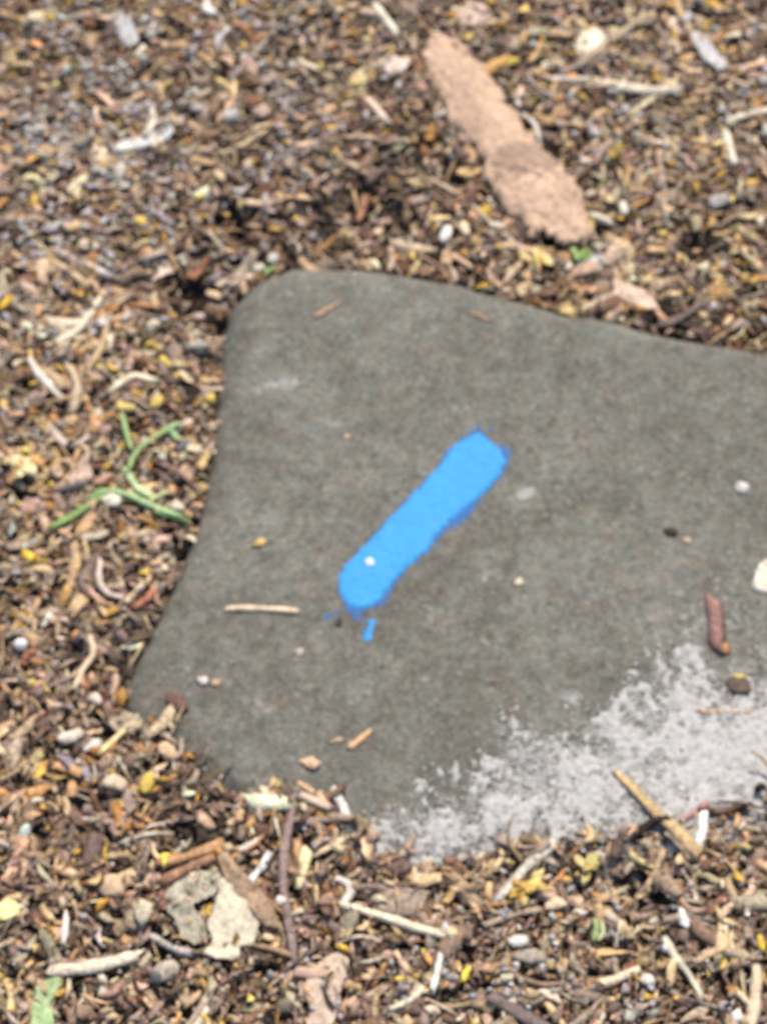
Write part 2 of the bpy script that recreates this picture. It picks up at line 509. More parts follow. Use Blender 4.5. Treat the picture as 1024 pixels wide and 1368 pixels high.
def plates(n, L, W, T, pos, tilt=.2, K_=6, r=rng):
    """n flat torn flakes: ragged many-sided outlines, thin, slightly dished."""
    a = (np.arange(K_)[None] + r.uniform(-.38, .38, (n, K_))) / K_ * 2 * np.pi
    rad = r.uniform(.6, 1.12, (n, K_))
    x, y = np.cos(a) * rad * (L / 2)[:, None], np.sin(a) * rad * (W / 2)[:, None]
    dish = r.normal(0, .25, (n, 1)) * (x / L[:, None]) ** 2 * L[:, None] + r.normal(0, .05, (n, K_)) * W[:, None]
    top = np.stack([x, y, dish + T[:, None] / 2], -1); bot = np.stack([x * 1.04, y * 1.04, dish - T[:, None] / 2], -1)
    v = np.concatenate([top, bot], 1)
    ro, pi, ya = r.normal(0, tilt, n), r.normal(0, tilt, n), r.uniform(0, 2 * np.pi, n)
    for ang, i, j in ((ro, 1, 2), (pi, 0, 2), (ya, 0, 1)):
        c, s2 = np.cos(ang)[:, None], np.sin(ang)[:, None]
        vi, vj = v[..., i] * c - v[..., j] * s2, v[..., i] * s2 + v[..., j] * c
        v[..., i], v[..., j] = vi, vj
    v = v + pos[:, None, :]
    lo, sz = list(range(K_)) + list(range(2 * K_ - 1, K_ - 1, -1)), [K_, K_]
    for k in range(K_):
        k2 = (k + 1) % K_
        lo += [k2, k, K_ + k, K_ + k2]; sz.append(4)
    lo = (np.array(lo)[None] + (np.arange(n) * 2 * K_)[:, None]).ravel()
    return v, lo, np.tile(sz, n)


PAL = {  # what the pieces are made of: albedo
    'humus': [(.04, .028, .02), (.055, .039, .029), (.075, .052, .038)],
    'brown': [(.19, .120, .074), (.24, .158, .098), (.29, .20, .13)],
    'mauve': [(.26, .185, .145), (.32, .238, .19), (.20, .14, .11)],
    'redbrown': [(.20, .115, .075), (.25, .15, .10), (.16, .09, .06)],
    'taupe': [(.44, .345, .255), (.50, .395, .29), (.37, .285, .21)],
    'tan': [(.61, .43, .25), (.66, .49, .30), (.55, .375, .205)],
    'pink': [(.62, .44, .30), (.66, .49, .345), (.56, .385, .26)],
    'grey': [(.50, .475, .46), (.57, .545, .53), (.42, .395, .385)],
    'ash': [(.45, .415, .385), (.54, .505, .475), (.38, .34, .31), (.33, .275, .23)],
    'cream': [(.74, .63, .46), (.70, .59, .43), (.78, .68, .52)],
    'white': [(.80, .76, .69), (.74, .70, .64)],
    'yellow': [(.74, .48, .11), (.68, .42, .09), (.74, .54, .18), (.58, .37, .09)],
    'orange': [(.54, .29, .11), (.47, .245, .10), (.58, .34, .15)],
    'rust': [(.28, .13, .075), (.33, .16, .09)],
    'olive': [(.27, .23, .11), (.32, .29, .16)],
}


def colours(names, probs, n):
    probs = np.array(probs, float); probs /= probs.sum()
    k = rng.choice(len(names), n, p=probs)
    out = np.zeros((n, 3))
    for i, nm in enumerate(names):
        m = k == i
        pal = np.array(PAL[nm])
        out[m] = pal[rng.integers(0, len(pal), m.sum())]
    out = out.mean(1, keepdims=True) + 1.14 * (out - out.mean(1, keepdims=True))
    return np.clip(.95 * out * rng.lognormal(0, 0.16, (n, 1)) * rng.lognormal(0, 0.05, (n, 3)), 0.01, 0.85)


def spots(n, clean_keep=0.0):
    """Random places on the mulch, out of the clean top of the stone."""
    x = rng.uniform(-0.36, 0.36, n); y = rng.uniform(-0.46, 0.56, n)
    px, py = photo_at(x, y, 0.006)
    d = sdf(CLEAN_PX, px, py) + (9 + 11 * np.clip((py - 930) / 60, 0, 1)) * fbm(px / 22, py / 22, 71)
    lower = np.clip((py - 900) / 120, 0, 1)            # the litter spills over the stone's lower rim
    lim = 3 - 1 * lower - 12 * np.exp(-((px - 285) / 40) ** 2 - ((py - 410) / 60) ** 2)
    keep = (d < lim) | (rng.random(n) < clean_keep)
    dsand = sdf(SAND, px, py)
    keep &= ~((dsand > 0) & (rng.random(n) < np.clip(dsand / 95, 0, .95)))
    hol = np.zeros(n)
    for hx, hy, r, dep in HOLLOWS:
        hol = np.maximum(hol, np.exp(-((px - hx) ** 2 + (py - hy) ** 2) / (2 * r * r)))
    m = keep
    return x[m], y[m], px[m], py[m], hol[m]


def two_tone(c, v, amt=.42):
    """Weathered pieces are never one colour: blend towards a browner tone in places."""
    m, k = v.shape[:2]
    f = np.clip(rng.normal(.3, .32, (m, k)), 0, 1)[..., None] * amt
    other = c[:, None] * np.array([.52, .46, .42]) + np.array([.03, .022, .016])
    return np.clip((c[:, None] * (1 - f) + other * f) * rng.lognormal(0, .1, (m, k, 1)), .01, .85).reshape(-1, 3)


def stuff(name, label, n, dims, names, probs, layer, mat=M_LITTER, region=None, **kw):
    x, y, px, py, hol = spots(n)
    if region is not None:
        k = rng.random(len(x)) < region(px, py, hol)
        x, y = x[k], y[k]
    m = len(x)
    L, W, T = dims(m)
    z = surf_z(x, y) + rng.uniform(layer[0], layer[1], m) + T * 0.4
    if kw.get('flat'):
        v, lo, sz = plates(m, L, W, T, np.stack([x, y, z], -1), kw.get('tilt', .2))
    else:
        v, lo, sz = pieces(m, L, W, T, pos=np.stack([x, y, z], -1), **kw)
    c = two_tone(colours(names, probs, m), v)
    o = link(name, v, lo, sz, mat, c, smooth=kw.get('lens', False))
    return tag(o, label, kind='stuff')


ln = lambda med, sig, lo, hi: (lambda n: np.clip(rng.lognormal(math.log(med), sig, n), lo, hi))


def dims(Lf, ratio, tr):
    def f(n):
        L = Lf(n)
        W = L * rng.uniform(*ratio, n)
        return L, W, np.minimum(W, 0.004) * rng.uniform(*tr, n)
    return f


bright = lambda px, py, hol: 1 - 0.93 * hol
def near(px, py, cx, cy, rx, ry):
    return np.exp(-((px - cx) / rx) ** 2 - ((py - cy) / ry) ** 2)


def sand_crumbs():
    x = rng.uniform(-.05, .36, 90000); y = rng.uniform(-.30, -.05, 90000)
    px, py = photo_at(x, y, 0.008)
    d = sdf(SAND, px, py)
    k = rng.random(len(x)) < np.clip((d + 20 + 50 * fbm(px / 30, py / 30, 61) + 75 * fbm(px / 10, py / 10, 62)) / 90, 0, .22) * (d > -45)
    x, y = x[k], y[k]
    m = len(x)
    L = np.clip(rng.lognormal(math.log(.0013), .35, m), .0007, .0032)
    z = surf_z(x, y) + rng.uniform(0, .0012, m)
    v, lo, sz = pieces(m, L, L * rng.uniform(.6, .95, m), L * rng.uniform(.2, .35, m), S_=3, K_=5, taper=.4, jit=.25, tilt=.3, pos=np.stack([x, y, z], -1))
    c = np.array([(.50, .48, .445), (.42, .402, .37), (.56, .54, .505), (.22, .19, .155)])[rng.integers(0, 4, m)] * rng.lognormal(0, .1, (m, 1))
    o = link('sand_crumbs', v, lo, sz, M_LITTER, np.repeat(c, v.shape[1], 0))
    tag(o, 'pale grey crumbs of caked sand on the stone', kind='stuff')


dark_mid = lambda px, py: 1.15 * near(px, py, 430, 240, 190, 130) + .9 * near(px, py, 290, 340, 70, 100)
tan_side = lambda px, py: near(px, py, 130, 560, 230, 260) + .6 * near(px, py, 220, 1020, 200, 90) + .5 * near(px, py, 900, 380, 260, 90) + .45 * near(px, py, 880, 150, 200, 120)
sand_crumbs()
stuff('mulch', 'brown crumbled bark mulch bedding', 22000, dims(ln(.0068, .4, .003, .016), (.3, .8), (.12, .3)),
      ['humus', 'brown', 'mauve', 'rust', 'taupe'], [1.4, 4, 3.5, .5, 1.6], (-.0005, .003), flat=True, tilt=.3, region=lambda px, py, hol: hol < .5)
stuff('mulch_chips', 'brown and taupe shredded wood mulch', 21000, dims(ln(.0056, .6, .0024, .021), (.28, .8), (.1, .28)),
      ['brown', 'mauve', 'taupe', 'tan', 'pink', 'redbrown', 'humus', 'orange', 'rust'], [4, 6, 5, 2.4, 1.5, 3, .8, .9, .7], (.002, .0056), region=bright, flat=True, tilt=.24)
stuff('bark_shreds', 'torn ribbons of bark in the mulch', 9000, dims(ln(.0105, .55, .004, .034), (.1, .32), (.12, .3)),
      ['brown', 'mauve', 'taupe', 'tan', 'pink', 'redbrown'], [3, 5, 4, 2, 1.3, 3], (.0025, .0062), region=bright, S_=5, K_=4, tilt=.2, jit=.17, taper=.3, bend=.2, tw=.5)
stuff('tan_shreds', 'tan and straw coloured shreds of wood in the mulch', 10500, dims(ln(.0092, .55, .0035, .03), (.12, .4), (.12, .35)),
      ['tan', 'pink', 'taupe', 'cream', 'orange', 'yellow'], [5.5, 2.4, 3.4, 1.6, 1, .6], (.0035, .0066), region=lambda px, py, hol: bright(px, py, hol) * np.clip(.34 + .7 * tan_side(px, py) - .22 * dark_mid(px, py), 0, 1),
      S_=5, K_=4, tilt=.18, jit=.16, taper=.3, bend=.17, tw=.4)
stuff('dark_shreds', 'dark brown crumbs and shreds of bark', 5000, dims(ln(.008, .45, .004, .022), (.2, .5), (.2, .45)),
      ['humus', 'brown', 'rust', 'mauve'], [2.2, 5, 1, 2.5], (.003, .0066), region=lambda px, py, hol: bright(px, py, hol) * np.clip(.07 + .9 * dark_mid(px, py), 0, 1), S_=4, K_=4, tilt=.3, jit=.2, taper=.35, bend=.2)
stuff('hollow_shade_crumbs', 'blackish humus crumbs coloured as shade in the hollows of the mulch', 60000, dims(ln(.0055, .4, .003, .012), (.4, .9), (.25, .6)),
      ['humus'], [1], (0, .0022), region=lambda px, py, hol: (hol > .5) * np.clip(hol, 0, 1), flat=True, tilt=.4)  # shade of the hollows put into the crumbs' blackish colour
stuff('ashy_flakes', 'ashy grey dusty flakes caked in patches on the mulch', 90000, dims(ln(.0052, .4, .0025, .011), (.45, .9), (.1, .25)),
      ['ash'], [1], (.0048, .0082), flat=True, tilt=.25, region=lambda px, py, hol: bright(px, py, hol) * np.clip((fbm(px / 42, py / 34, 177) - .04) * 4, 0, 1)
      * np.clip(.75 * near(px, py, 150, 150, 250, 200) + .45 * near(px, py, 330, 150, 90, 90) + .4 * near(px, py, 60, 430, 120, 110) + .4 * near(px, py, 780, 1320, 260, 70) + .25 * near(px, py, 930, 90, 180, 150), 0, .8) * .8)
patchy = lambda px, py: np.clip(.05 + 2.2 * np.clip(fbm(px / 45, py / 45, 77) + .1, 0, 1) * (1.0 * 1.9 * near(px, py, 150, 150, 260, 220) + near(px, py, 720, 1330, 330, 110)
                                + .6 * near(px, py, 900, 60, 240, 160) + .6 * near(px, py, 90, 420, 150, 100) + .12) - .3 * dark_mid(px, py), 0, 1)
stuff('grey_crumbs', 'pale grey dusty flakes mixed into the mulch', 19000, dims(ln(.0036, .4, .0018, .009), (.5, .95), (.12, .35)),
      ['grey', 'mauve', 'ash'], [4, 2.5, 3], (.0034, .0078), flat=True, tilt=.3, region=lambda px, py, hol: bright(px, py, hol) * patchy(px, py))
stuff('dust', 'fine grey and buff dust and crumbs over the mulch', 21000, dims(ln(.0019, .35, .001, .004), (.6, .95), (.3, .6)),
      ['grey', 'taupe', 'mauve', 'tan', 'cream', 'yellow'], [2.5, 4, 3.5, 2, .8, .5], (.003, .0072), flat=True, tilt=.4, region=lambda px, py, hol: bright(px, py, hol) * .8)
stuff('fibres', 'thin straw and bark fibres strewn in the mulch', 5200, dims(ln(.014, .45, .006, .04), (.05, .11), (.5, .9)),
      ['taupe', 'tan', 'brown', 'cream', 'mauve', 'orange'], [4, 4, 2.4, 1.2, 2.4, .5], (.003, .0072), region=bright, S_=6, K_=3, tilt=.15, bend=.25, jit=.1)
stuff('leaf_bits', 'small yellow and ochre leaf bits in the mulch', 3900, dims(ln(.0052, .3, .003, .010), (.35, .65), (.08, .18)),
      ['yellow', 'orange', 'tan', 'olive', 'cream'], [6, 2.2, 3, .6, .8], (.004, .0072), mat=M_LEAF, region=lambda px, py, hol: bright(px, py, hol) * np.clip(.5 + .4 * tan_side(px, py), 0, 1), flat=True, tilt=.35)
stuff('seed_husks', 'small pale seed husks in the mulch', 1000, dims(ln(.0046, .3, .003, .008), (.4, .65), (.3, .55)),
      ['cream', 'white', 'pink', 'tan'], [2.5, .3, 2.5, 3.5], (.004, .0070), mat=M_PALE, region=bright, S_=5, K_=5, tilt=.35, lens=True, bend=.2, jit=.15)


# ------------------------------------------------------------------ single things one can point at
NAMED = []                                              # (px, py, words): what later labels refer to


def tube(pts, rad, K_=5, flat=0.5, rough=0.12, seed=0, ends=0.55):
    """A split stick along world points: uneven girth, flat facets, ragged ends; returns verts, loops, sizes."""
    r = np.random.default_rng(seed)
    p = np.array(pts, float)
    n = len(p)
    t = np.gradient(p, axis=0); t /= np.linalg.norm(t, axis=1)[:, None] + 1e-12
    side = np.cross(t, (0, 0, 1)); side /= np.linalg.norm(side, axis=1)[:, None] + 1e-12
    up = np.cross(side, t)
    s = np.linspace(-1, 1, n)
    lean = r.uniform(-.16, .16)
    wave = np.interp(np.arange(n), np.linspace(0, n - 1, 5), r.normal(0, rough, 5))
    rr = np.broadcast_to(rad, (n,)) * (1 - (1 - ends) * np.abs(s) ** 6) * (1 + lean * s) * (1 + wave + r.normal(0, rough * .35, n))
    a = (np.arange(K_) + r.uniform(0, 1) + r.uniform(-.22, .22, K_)) / K_ * 2 * np.pi
    jj = (1 + r.normal(0, rough, K_))[None] * (1 + r.normal(0, rough * .45, (n, K_)))
    v = p[:, None] + rr[:, None, None] * jj[..., None] * (np.cos(a)[None, :, None] * side[:, None] + flat * np.sin(a)[None, :, None] * up[:, None])
    v[0] += -t[0] * np.abs(r.normal(0, 1.1, (K_, 1))) * rr[0]; v[-1] += t[-1] * np.abs(r.normal(0, 1.1, (K_, 1))) * rr[-1]
    lo, sz = [], []
    for i in range(n - 1):
        for k in range(K_):
            k2 = (k + 1) % K_
            lo += [i * K_ + k, i * K_ + k2, (i + 1) * K_ + k2, (i + 1) * K_ + k]; sz.append(4)
    lo += list(range(K_ - 1, -1, -1)); sz.append(K_)
    lo += [(n - 1) * K_ + k for k in range(K_)]; sz.append(K_)
    return v.reshape(-1, 3), lo, sz


def curve_px(pp, n=12):
    p = np.array(pp, float)
    if len(p) == 2:
        p = np.array([p[0], p.mean(0) + np.array([-(p[1] - p[0])[1], (p[1] - p[0])[0]]) * random.uniform(-.03, .03), p[1]])
    q = np.concatenate([[2 * p[0] - p[1]], p, [2 * p[-1] - p[-2]]])
    out = []
    for t in np.linspace(0, len(p) - 1 - 1e-6, n):
        i = int(t); f = t - i
        a, b, c, d = q[i], q[i + 1], q[i + 2], q[i + 3]
        out.append(0.5 * (2 * b + (c - a) * f + (2 * a - 5 * b + 4 * c - d) * f * f + (3 * b - a - 3 * c + d) * f ** 3))
    return np.array(out)


def lift(px, py):
    """Where a thing lying on the litter at a photo pixel rests: world point on top of the loose pieces."""
    x, y = ground_at(px, py, 0.008)
    on_stone = sdf(CLEAN_PX, np.asarray(px, float), np.asarray(py, float)) > 4
    return x, y, surf_z(x, y) + np.where(on_stone, 0.0, 0.0062)


def stick(name, cat, label, pp, wpx, col, short=None, raise_=0.0, flat=0.7, mat=None, group=None, rough=0.1, n=12, parent=None, ends=0.55):
    c = curve_px(pp, n)
    x, y, z = lift(c[:, 0], c[:, 1])
    rad = wpx * K / 2 * .93
    # stiff: the height follows a straight line over what is below, with a small arch left in
    t = np.linspace(0, 1, n)
    if n > 2:
        k = np.polyfit(t, z, 1)
        z = np.maximum(np.polyval(k, t) + 0.35 * (z - np.polyval(k, t)), z - 0.001)
    z = z + rad * flat + raise_ - 0.0003
    seed = random.randrange(1 << 30)
    v, lo, sz = tube(np.stack([x, y, z], 1), rad, flat=flat, rough=rough, seed=seed, ends=ends)
    r = np.random.default_rng(seed)
    cc = two_tone(np.array(col)[None] * 1.2, v[None], .5)
    o = link(name, v, lo, sz, mat or M_PALE, cc, smooth=False, parent=parent, origin=tuple(v.mean(0) - (0, 0, rad)))
    if parent is None:
        tag(o, label, cat, group)
        if short:
            NAMED.append((float(c[:, 0].mean()), float(c[:, 1].mean()), short))
    return o


def flake(name, cat, label, poly, col, thick=0.0006, curl=0.003, short=None, mat=None, parent=None, raise_=0.0, seed=None, step=None, rip=0.0, base=0.0, edge=2.5, group=None, dome=0.0, along=None, ride=None):
    """A flat fragment with its own outline, a wavy curled body and thickness."""
    p = smooth_poly(poly, 3)
    seed = random.randrange(10000) if seed is None else seed
    span = max(np.ptp(p[:, 0]), np.ptp(p[:, 1]))
    st = step or max(1.6, span / 46)
    ax = np.arange(p[:, 0].min() - 6, p[:, 0].max() + 6, st); ay = np.arange(p[:, 1].min() - 6, p[:, 1].max() + 6, st)
    A, B = np.meshgrid(ax, ay, indexing='ij')
    d = sdf(p, A, B) + edge * (.7 * fbm(A / 15, B / 13, seed) + .4 * vnoise(A / 5, B / 4, seed + 20))
    # pull the outer ring of vertices on to the outline
    g0, g1 = np.gradient(d, st, st)
    gg = np.maximum(g0 * g0 + g1 * g1, .3)
    rim_ = (d < 0) & (d > -st * 1.3)
    A = np.where(rim_, A - np.clip(d * g0 / gg, -st, st), A); B = np.where(rim_, B - np.clip(d * g1 / gg, -st, st), B)
    x, y, z0 = lift(A, B)
    zc = float(np.median(z0[d > 0])) if (d > 0).any() else 0.008
    h = curl * (0.6 * fbm(A / (span * .35), B / (span * .35), seed + 1) + 0.25 * fbm(A / (span * .1), B / (span * .1), seed + 2)) + rip * vnoise(A / 9, B / 4, seed + 3)
    if along is not None:
        ca_, sa_ = math.cos(math.radians(along)), math.sin(math.radians(along))
        h = h + rip * 1.6 * vnoise((A * ca_ + B * sa_) / 30, (-A * sa_ + B * ca_) / 4.5, seed + 6)
    h = h + dome * np.sqrt(np.clip(d / 46, 0, 1))
    if ride is not None:
        h = h + ride[1] * np.sqrt(np.clip(sdf(ride[0], A, B) / 46, 0, 1))
    h = h + curl * np.clip(1 - d / (span * .16), 0, 1) ** 2 * 0.5 * vnoise(A / span * 3, B / span * 3, seed + 5)
    z = zc + 0.3 * (z0 - zc) + np.maximum(h, -0.002) + raise_ + base
    tk = thick * np.clip(d / 4 + .25, .12, 1)
    keep = (d > -st * 1.05).ravel()
    q = grid_faces(len(ax), len(ay), keep)
    top = np.stack([x, y, z + tk], -1).reshape(-1, 3); bot = np.stack([x, y, z - tk], -1).reshape(-1, 3)
    nv = len(top)
    e = {}
    for f in q:
        for i in range(4):
            a, b = int(f[i]), int(f[(i + 1) % 4])
            if (b, a) in e: del e[(b, a)]
            else: e[(a, b)] = 1
    rim = np.array([(b, a, a + nv, b + nv) for a, b in e]) if e else np.zeros((0, 4), int)
    # q is ordered u then v, so its normal points up only when reversed
    qq = np.concatenate([q, q[:, ::-1] + nv, rim])
    v, qq, used = compact(np.concatenate([top, bot]), qq)
    blot = (1 + .22 * fbm(A / (span * .16), B / (span * .16), seed + 9) + .12 * vnoise(A / 4, B / 4, seed + 10)).ravel()
    cc = np.clip(np.array(col) * np.concatenate([blot, blot])[used][:, None], 0, .85)
    o = link(name, v, qq.ravel(), np.full(len(qq), 4), mat or M_LEAF, cc, smooth=True, parent=parent, origin=tuple(v.mean(0)))
    if parent is None:
        tag(o, label, cat, group)
    elif label:
        tag(o, label)
    if short:
        NAMED.append((float(p[:, 0].mean()), float(p[:, 1].mean()), short))
    return o


def blob(name, cat, label, px, py, wpx, hpx, col, ang=0.0, short=None, mat=None, lump=0.12, parent=None, raise_=0.0, group=None, flat=0.7):
    """A rounded pebble, seed or crumb, wpx x hpx in the photo, turned by ang degrees."""
    seed = random.randrange(1 << 30)
    r = np.random.default_rng(seed)
    x, y, z = lift(px, py)
    a = -math.radians(ang)
    nu, nv = 9, 7
    th = np.linspace(0, 2 * np.pi, nu, endpoint=False); ph = np.linspace(-np.pi / 2, np.pi / 2, nv)
    vs = []
    for p_ in ph:
        for t in th:
            vs.append((math.cos(p_) * math.cos(t), math.cos(p_) * math.sin(t), math.sin(p_)))
    v = np.array(vs) * (1 + r.normal(0, lump, (nu * nv, 1)))
    v[:nu] = v[:nu].mean(0); v[-nu:] = v[-nu:].mean(0)
    L, W = wpx * K / 2, hpx * K / 2
    T = min(L, W) * flat
    v = v * (L, W, T)
    v = np.stack([v[:, 0] * math.cos(a) - v[:, 1] * math.sin(a), v[:, 0] * math.sin(a) + v[:, 1] * math.cos(a), v[:, 2]], 1)
    v = v + (float(x), float(y), float(z) + T * .75 + raise_)
    lo, sz = [], []
    for i in range(nv - 1):
        for k in range(nu):
            k2 = (k + 1) % nu
            lo += [i * nu + k, i * nu + k2, (i + 1) * nu + k2, (i + 1) * nu + k]; sz.append(4)
    cc = two_tone(np.array(col)[None] * (1, .97, .90), v[None], .35)
    o = link(name, v, lo, sz, mat or M_PALE, cc, smooth=True, parent=parent, origin=(float(x), float(y), float(z)))
    if parent is None:
        tag(o, label, cat, group)
    if short:
        NAMED.append((px, py, short))
    return o


# --- the big strip of bark
BARK_PX = [(575, 51), (563, 82), (577, 117), (597, 150), (611, 178), (630, 198), (646, 222), (650, 250), (674, 281), (698, 300), (708, 316), (728, 312), (744, 326), (766, 322), (786, 324), (790, 302), (780, 275),
           (772, 250), (753, 226), (727, 199), (704, 176), (680, 144), (661, 109), (634, 78), (610, 55), (591, 47)]
bark = flake('bark_strip', 'bark', 'long pinkish tan strip of papery bark lying beyond the stone', BARK_PX,
             (.53, .36, .245), thick=.0012, curl=.003, short='pinkish bark strip', mat=M_BARK, step=2.2, rip=.0003, base=-.0008, edge=11, dome=.0085, along=56)
for poly, col, lab in (([(658, 214), (690, 202), (722, 204), (746, 226), (758, 246), (730, 254), (696, 244), (664, 240)], (.33, .225, .155), 'darker torn layer across the middle of the bark'),
                       ([(668, 250), (706, 250), (744, 244), (766, 254), (770, 274), (736, 272), (700, 276), (680, 272)], (.40, .27, .185), 'ridged brown layer near the broken end'),
                       ([(712, 286), (742, 276), (774, 280), (776, 302), (760, 314), (734, 308), (714, 300)], (.54, .37, .25), 'pale curled flap at the broken end')):
    flake('bark_layer', None, lab, poly, col, thick=.0006, curl=.0012, mat=M_BARK, parent=bark, step=2.0, rip=.0004, base=.0012, edge=13, along=15, ride=(smooth_poly(BARK_PX, 3), .0085))

# --- leaves and papery fragments
leaf = flake('dead_leaf', 'leaf', 'pale cream crumpled dead leaf in front of the stone',
             [(292, 1180), (310, 1175), (322, 1205), (338, 1212), (346, 1240), (340, 1265), (322, 1268), (318, 1285), (296, 1288), (272, 1280), (284, 1262), (278, 1235), (290, 1210)],
             (.60, .52, .37), thick=.0005, curl=.004, short='cream dead leaf', base=.002, edge=4)
flake('leaf_lobe', None, 'greyer torn lobe of the leaf', [(230, 1180), (268, 1165), (300, 1170), (286, 1200), (262, 1215), (276, 1240), (258, 1262), (236, 1235), (222, 1205)], (.40, .36, .26), parent=leaf, thick=.0004, curl=.004, edge=7)
stick('leaf_stalk', None, None, [(338, 1265), (365, 1272), (390, 1282)], 8, (.34, .22, .13), parent=leaf, mat=M_LITTER)
flake('curled_leaf', 'leaf', 'brown curled leaf strip between cream dead leaf and dark stem', [(292, 1150), (318, 1160), (340, 1185), (362, 1215), (374, 1245), (352, 1240), (330, 1215), (308, 1190)],
      (.33, .22, .14), thick=.0008, curl=.006, short='brown curled leaf', mat=M_LITTER, base=.002)
flake('leaf_scrap', 'leaf', 'pinkish beige leaf scrap cut by the lower picture edge', [(426, 1290), (448, 1278), (466, 1288), (460, 1312), (452, 1340), (440, 1380), (408, 1380), (418, 1340), (404, 1325)],
      (.56, .42, .31), short='pinkish leaf scrap', curl=.003, mat=M_PALE)
flake('leaf_scrap', 'leaf', 'lemon yellow leaf scrap at the edge of the mulch', [(-12, 1214), (12, 1206), (30, 1216), (26, 1228), (4, 1234), (-14, 1230)], (.76, .70, .30), short='lemon yellow leaf scrap', curl=.002, base=.001)
gl = flake('green_leaf', 'leaf', 'pale green fresh leaf beside the thick buff stick', [(44, 1326), (58, 1314), (84, 1312), (78, 1330), (68, 1345), (74, 1372), (72, 1390), (44, 1390), (46, 1350)],
           (.33, .44, .20), short='pale green leaf', curl=.003, base=.002)
flake('leaf_scrap', 'leaf', 'cream leaf scrap wedged under a brown stick beyond the bark', [(768, 52), (784, 40), (806, 44), (810, 62), (792, 74), (770, 72)], (.74, .66, .48), short='cream leaf scrap', curl=.002)
flake('leaf_scrap', 'leaf', 'pinkish rounded leaf scrap beyond the bark strip', [(612, 16), (634, 4), (654, 14), (650, 30), (626, 36), (610, 30)], (.55, .40, .31), short='pinkish rounded scrap', curl=.002, mat=M_PALE)
flake('leaf_scrap', 'leaf', 'pale pinkish folded scrap on the rim of the stone', [(820, 372), (842, 376), (862, 392), (880, 410), (862, 414), (838, 402), (822, 390)], (.62, .45, .33), short='pinkish folded scrap', curl=.004, mat=M_PALE, base=.001)
flake('leaf_scrap', 'leaf', 'grey stony flake under the bark strip', [(772, 345), (790, 330), (808, 338), (802, 356), (784, 364)], (.45, .42, .39), short='grey flake', curl=.002, thick=.0014, mat=M_PALE)
flake('wood_splinter', 'splinter', 'flat grey weathered splinter beyond the crossed sticks', [(922, 48), (938, 50), (956, 70), (972, 90), (962, 96), (944, 88), (932, 72)], (.50, .47, .45), short='flat grey splinter', thick=.001, mat=M_PALE)
flake('leaf_scrap', 'leaf', 'cream crumb of shell resting on the stone near the picture edge', [(1004, 786), (1010, 762), (1024, 752), (1040, 760), (1036, 790), (1018, 796)], (.72, .66, .52), short='cream shell crumb', curl=.003, thick=.0012, base=.001, mat=M_PALE)
flake('leaf_scrap', 'leaf', 'brown papery bark scrap behind the straw', [(498, 1200), (545, 1190), (585, 1200), (575, 1220), (530, 1226), (500, 1216)], (.36, .27, .20), short='brown papery scrap', mat=M_LITTER)
flake('leaf_scrap', 'leaf', 'tan bark scrap buried at the lower corner of the stone', [(150, 950), (180, 952), (192, 966), (176, 978), (148, 972)], (.40, .31, .20), short='tan corner scrap', mat=M_LITTER)
flake('leaf_scrap', 'leaf', 'pale greyish white flake in the grey mulch patch', [(150, 196), (170, 186), (196, 180), (226, 168), (232, 180), (204, 196), (180, 208), (158, 206)], (.56, .54, .51), short='greyish white flake', mat=M_PALE, curl=.002)
flake('leaf_scrap', 'leaf', 'grey fibrous scrap in the far mulch', [(140, 22), (165, 16), (180, 40), (186, 58), (172, 62), (156, 44)], (.50, .475, .45), short='grey fibrous scrap', mat=M_PALE)
flake('leaf_scrap', 'leaf', 'pale rose bark scrap next to the white seed pair', [(512, 82), (524, 74), (538, 78), (545, 90), (528, 102), (516, 96)], (.72, .58, .50), short='pale rose scrap', mat=M_PALE)

# --- yellow tufts
def tuft(label, px, py, r, cols, short, count=11):
    x, y, z = lift(px, py)
    root = empty('yellow_tuft', (float(x), float(y), float(z)), label, 'dried blossom')
    for i in range(count):
        a = random.uniform(0, 6.28); d = r * random.uniform(.1, .85)
        qx, qy = px + d * math.cos(a), py + d * math.sin(a)
        L = r * random.uniform(.35, .6)
        ux, uy = math.cos(a + random.uniform(-.9, .9)) * L, math.sin(a + random.uniform(-.9, .9)) * L
        nx_, ny_ = -uy * .5, ux * .5
        flake('petal', None, None, [(qx - ux, qy - uy), (qx - nx_, qy - ny_), (qx + ux, qy + uy), (qx + nx_, qy + ny_)], random.choice(cols), parent=root, curl=.003, base=.0015 + .004 * (1 - d / r), step=1.5, edge=.6)
    NAMED.append((px, py, short))


YL = [(.70, .46, .10), (.62, .38, .08), (.74, .58, .22), (.55, .30, .07)]
tuft('ochre yellow crumpled blossom at the end of the pale stick', 706, 1194, 24, YL, 'ochre blossom')
tuft('pale yellow crumpled blossom beside the stone and the grass', 32, 622, 27, [(.80, .66, .36), (.74, .56, .22), (.60, .33, .09)], 'pale yellow blossom')
tuft('olive yellow crumpled blossom in front of the sand', 785, 1168, 20, [(.60, .46, .12), (.42, .42, .14), (.66, .48, .2)], 'olive yellow blossom', 9)
tuft('bright yellow crumpled blossom between bark and stone', 712, 345, 20, [(.74, .52, .14), (.76, .60, .26)], 'bright yellow blossom', 9)

# --- green growth
GREEN = [(.15, .25, .055), (.20, .30, .08), (.27, .36, .13)]


def blades(name, label, cat, px, py, lst, short):
    x, y, z = lift(px, py)
    root = empty(name, (float(x), float(y), float(z)), label, cat)
    for pp, wd, col in lst:
        stick('blade', None, None, pp, wd * 1.08, col, parent=root, mat=M_LEAF, flat=.12, raise_=.0026, ends=.25, rough=.08, n=12)
    NAMED.append((px, py, short))


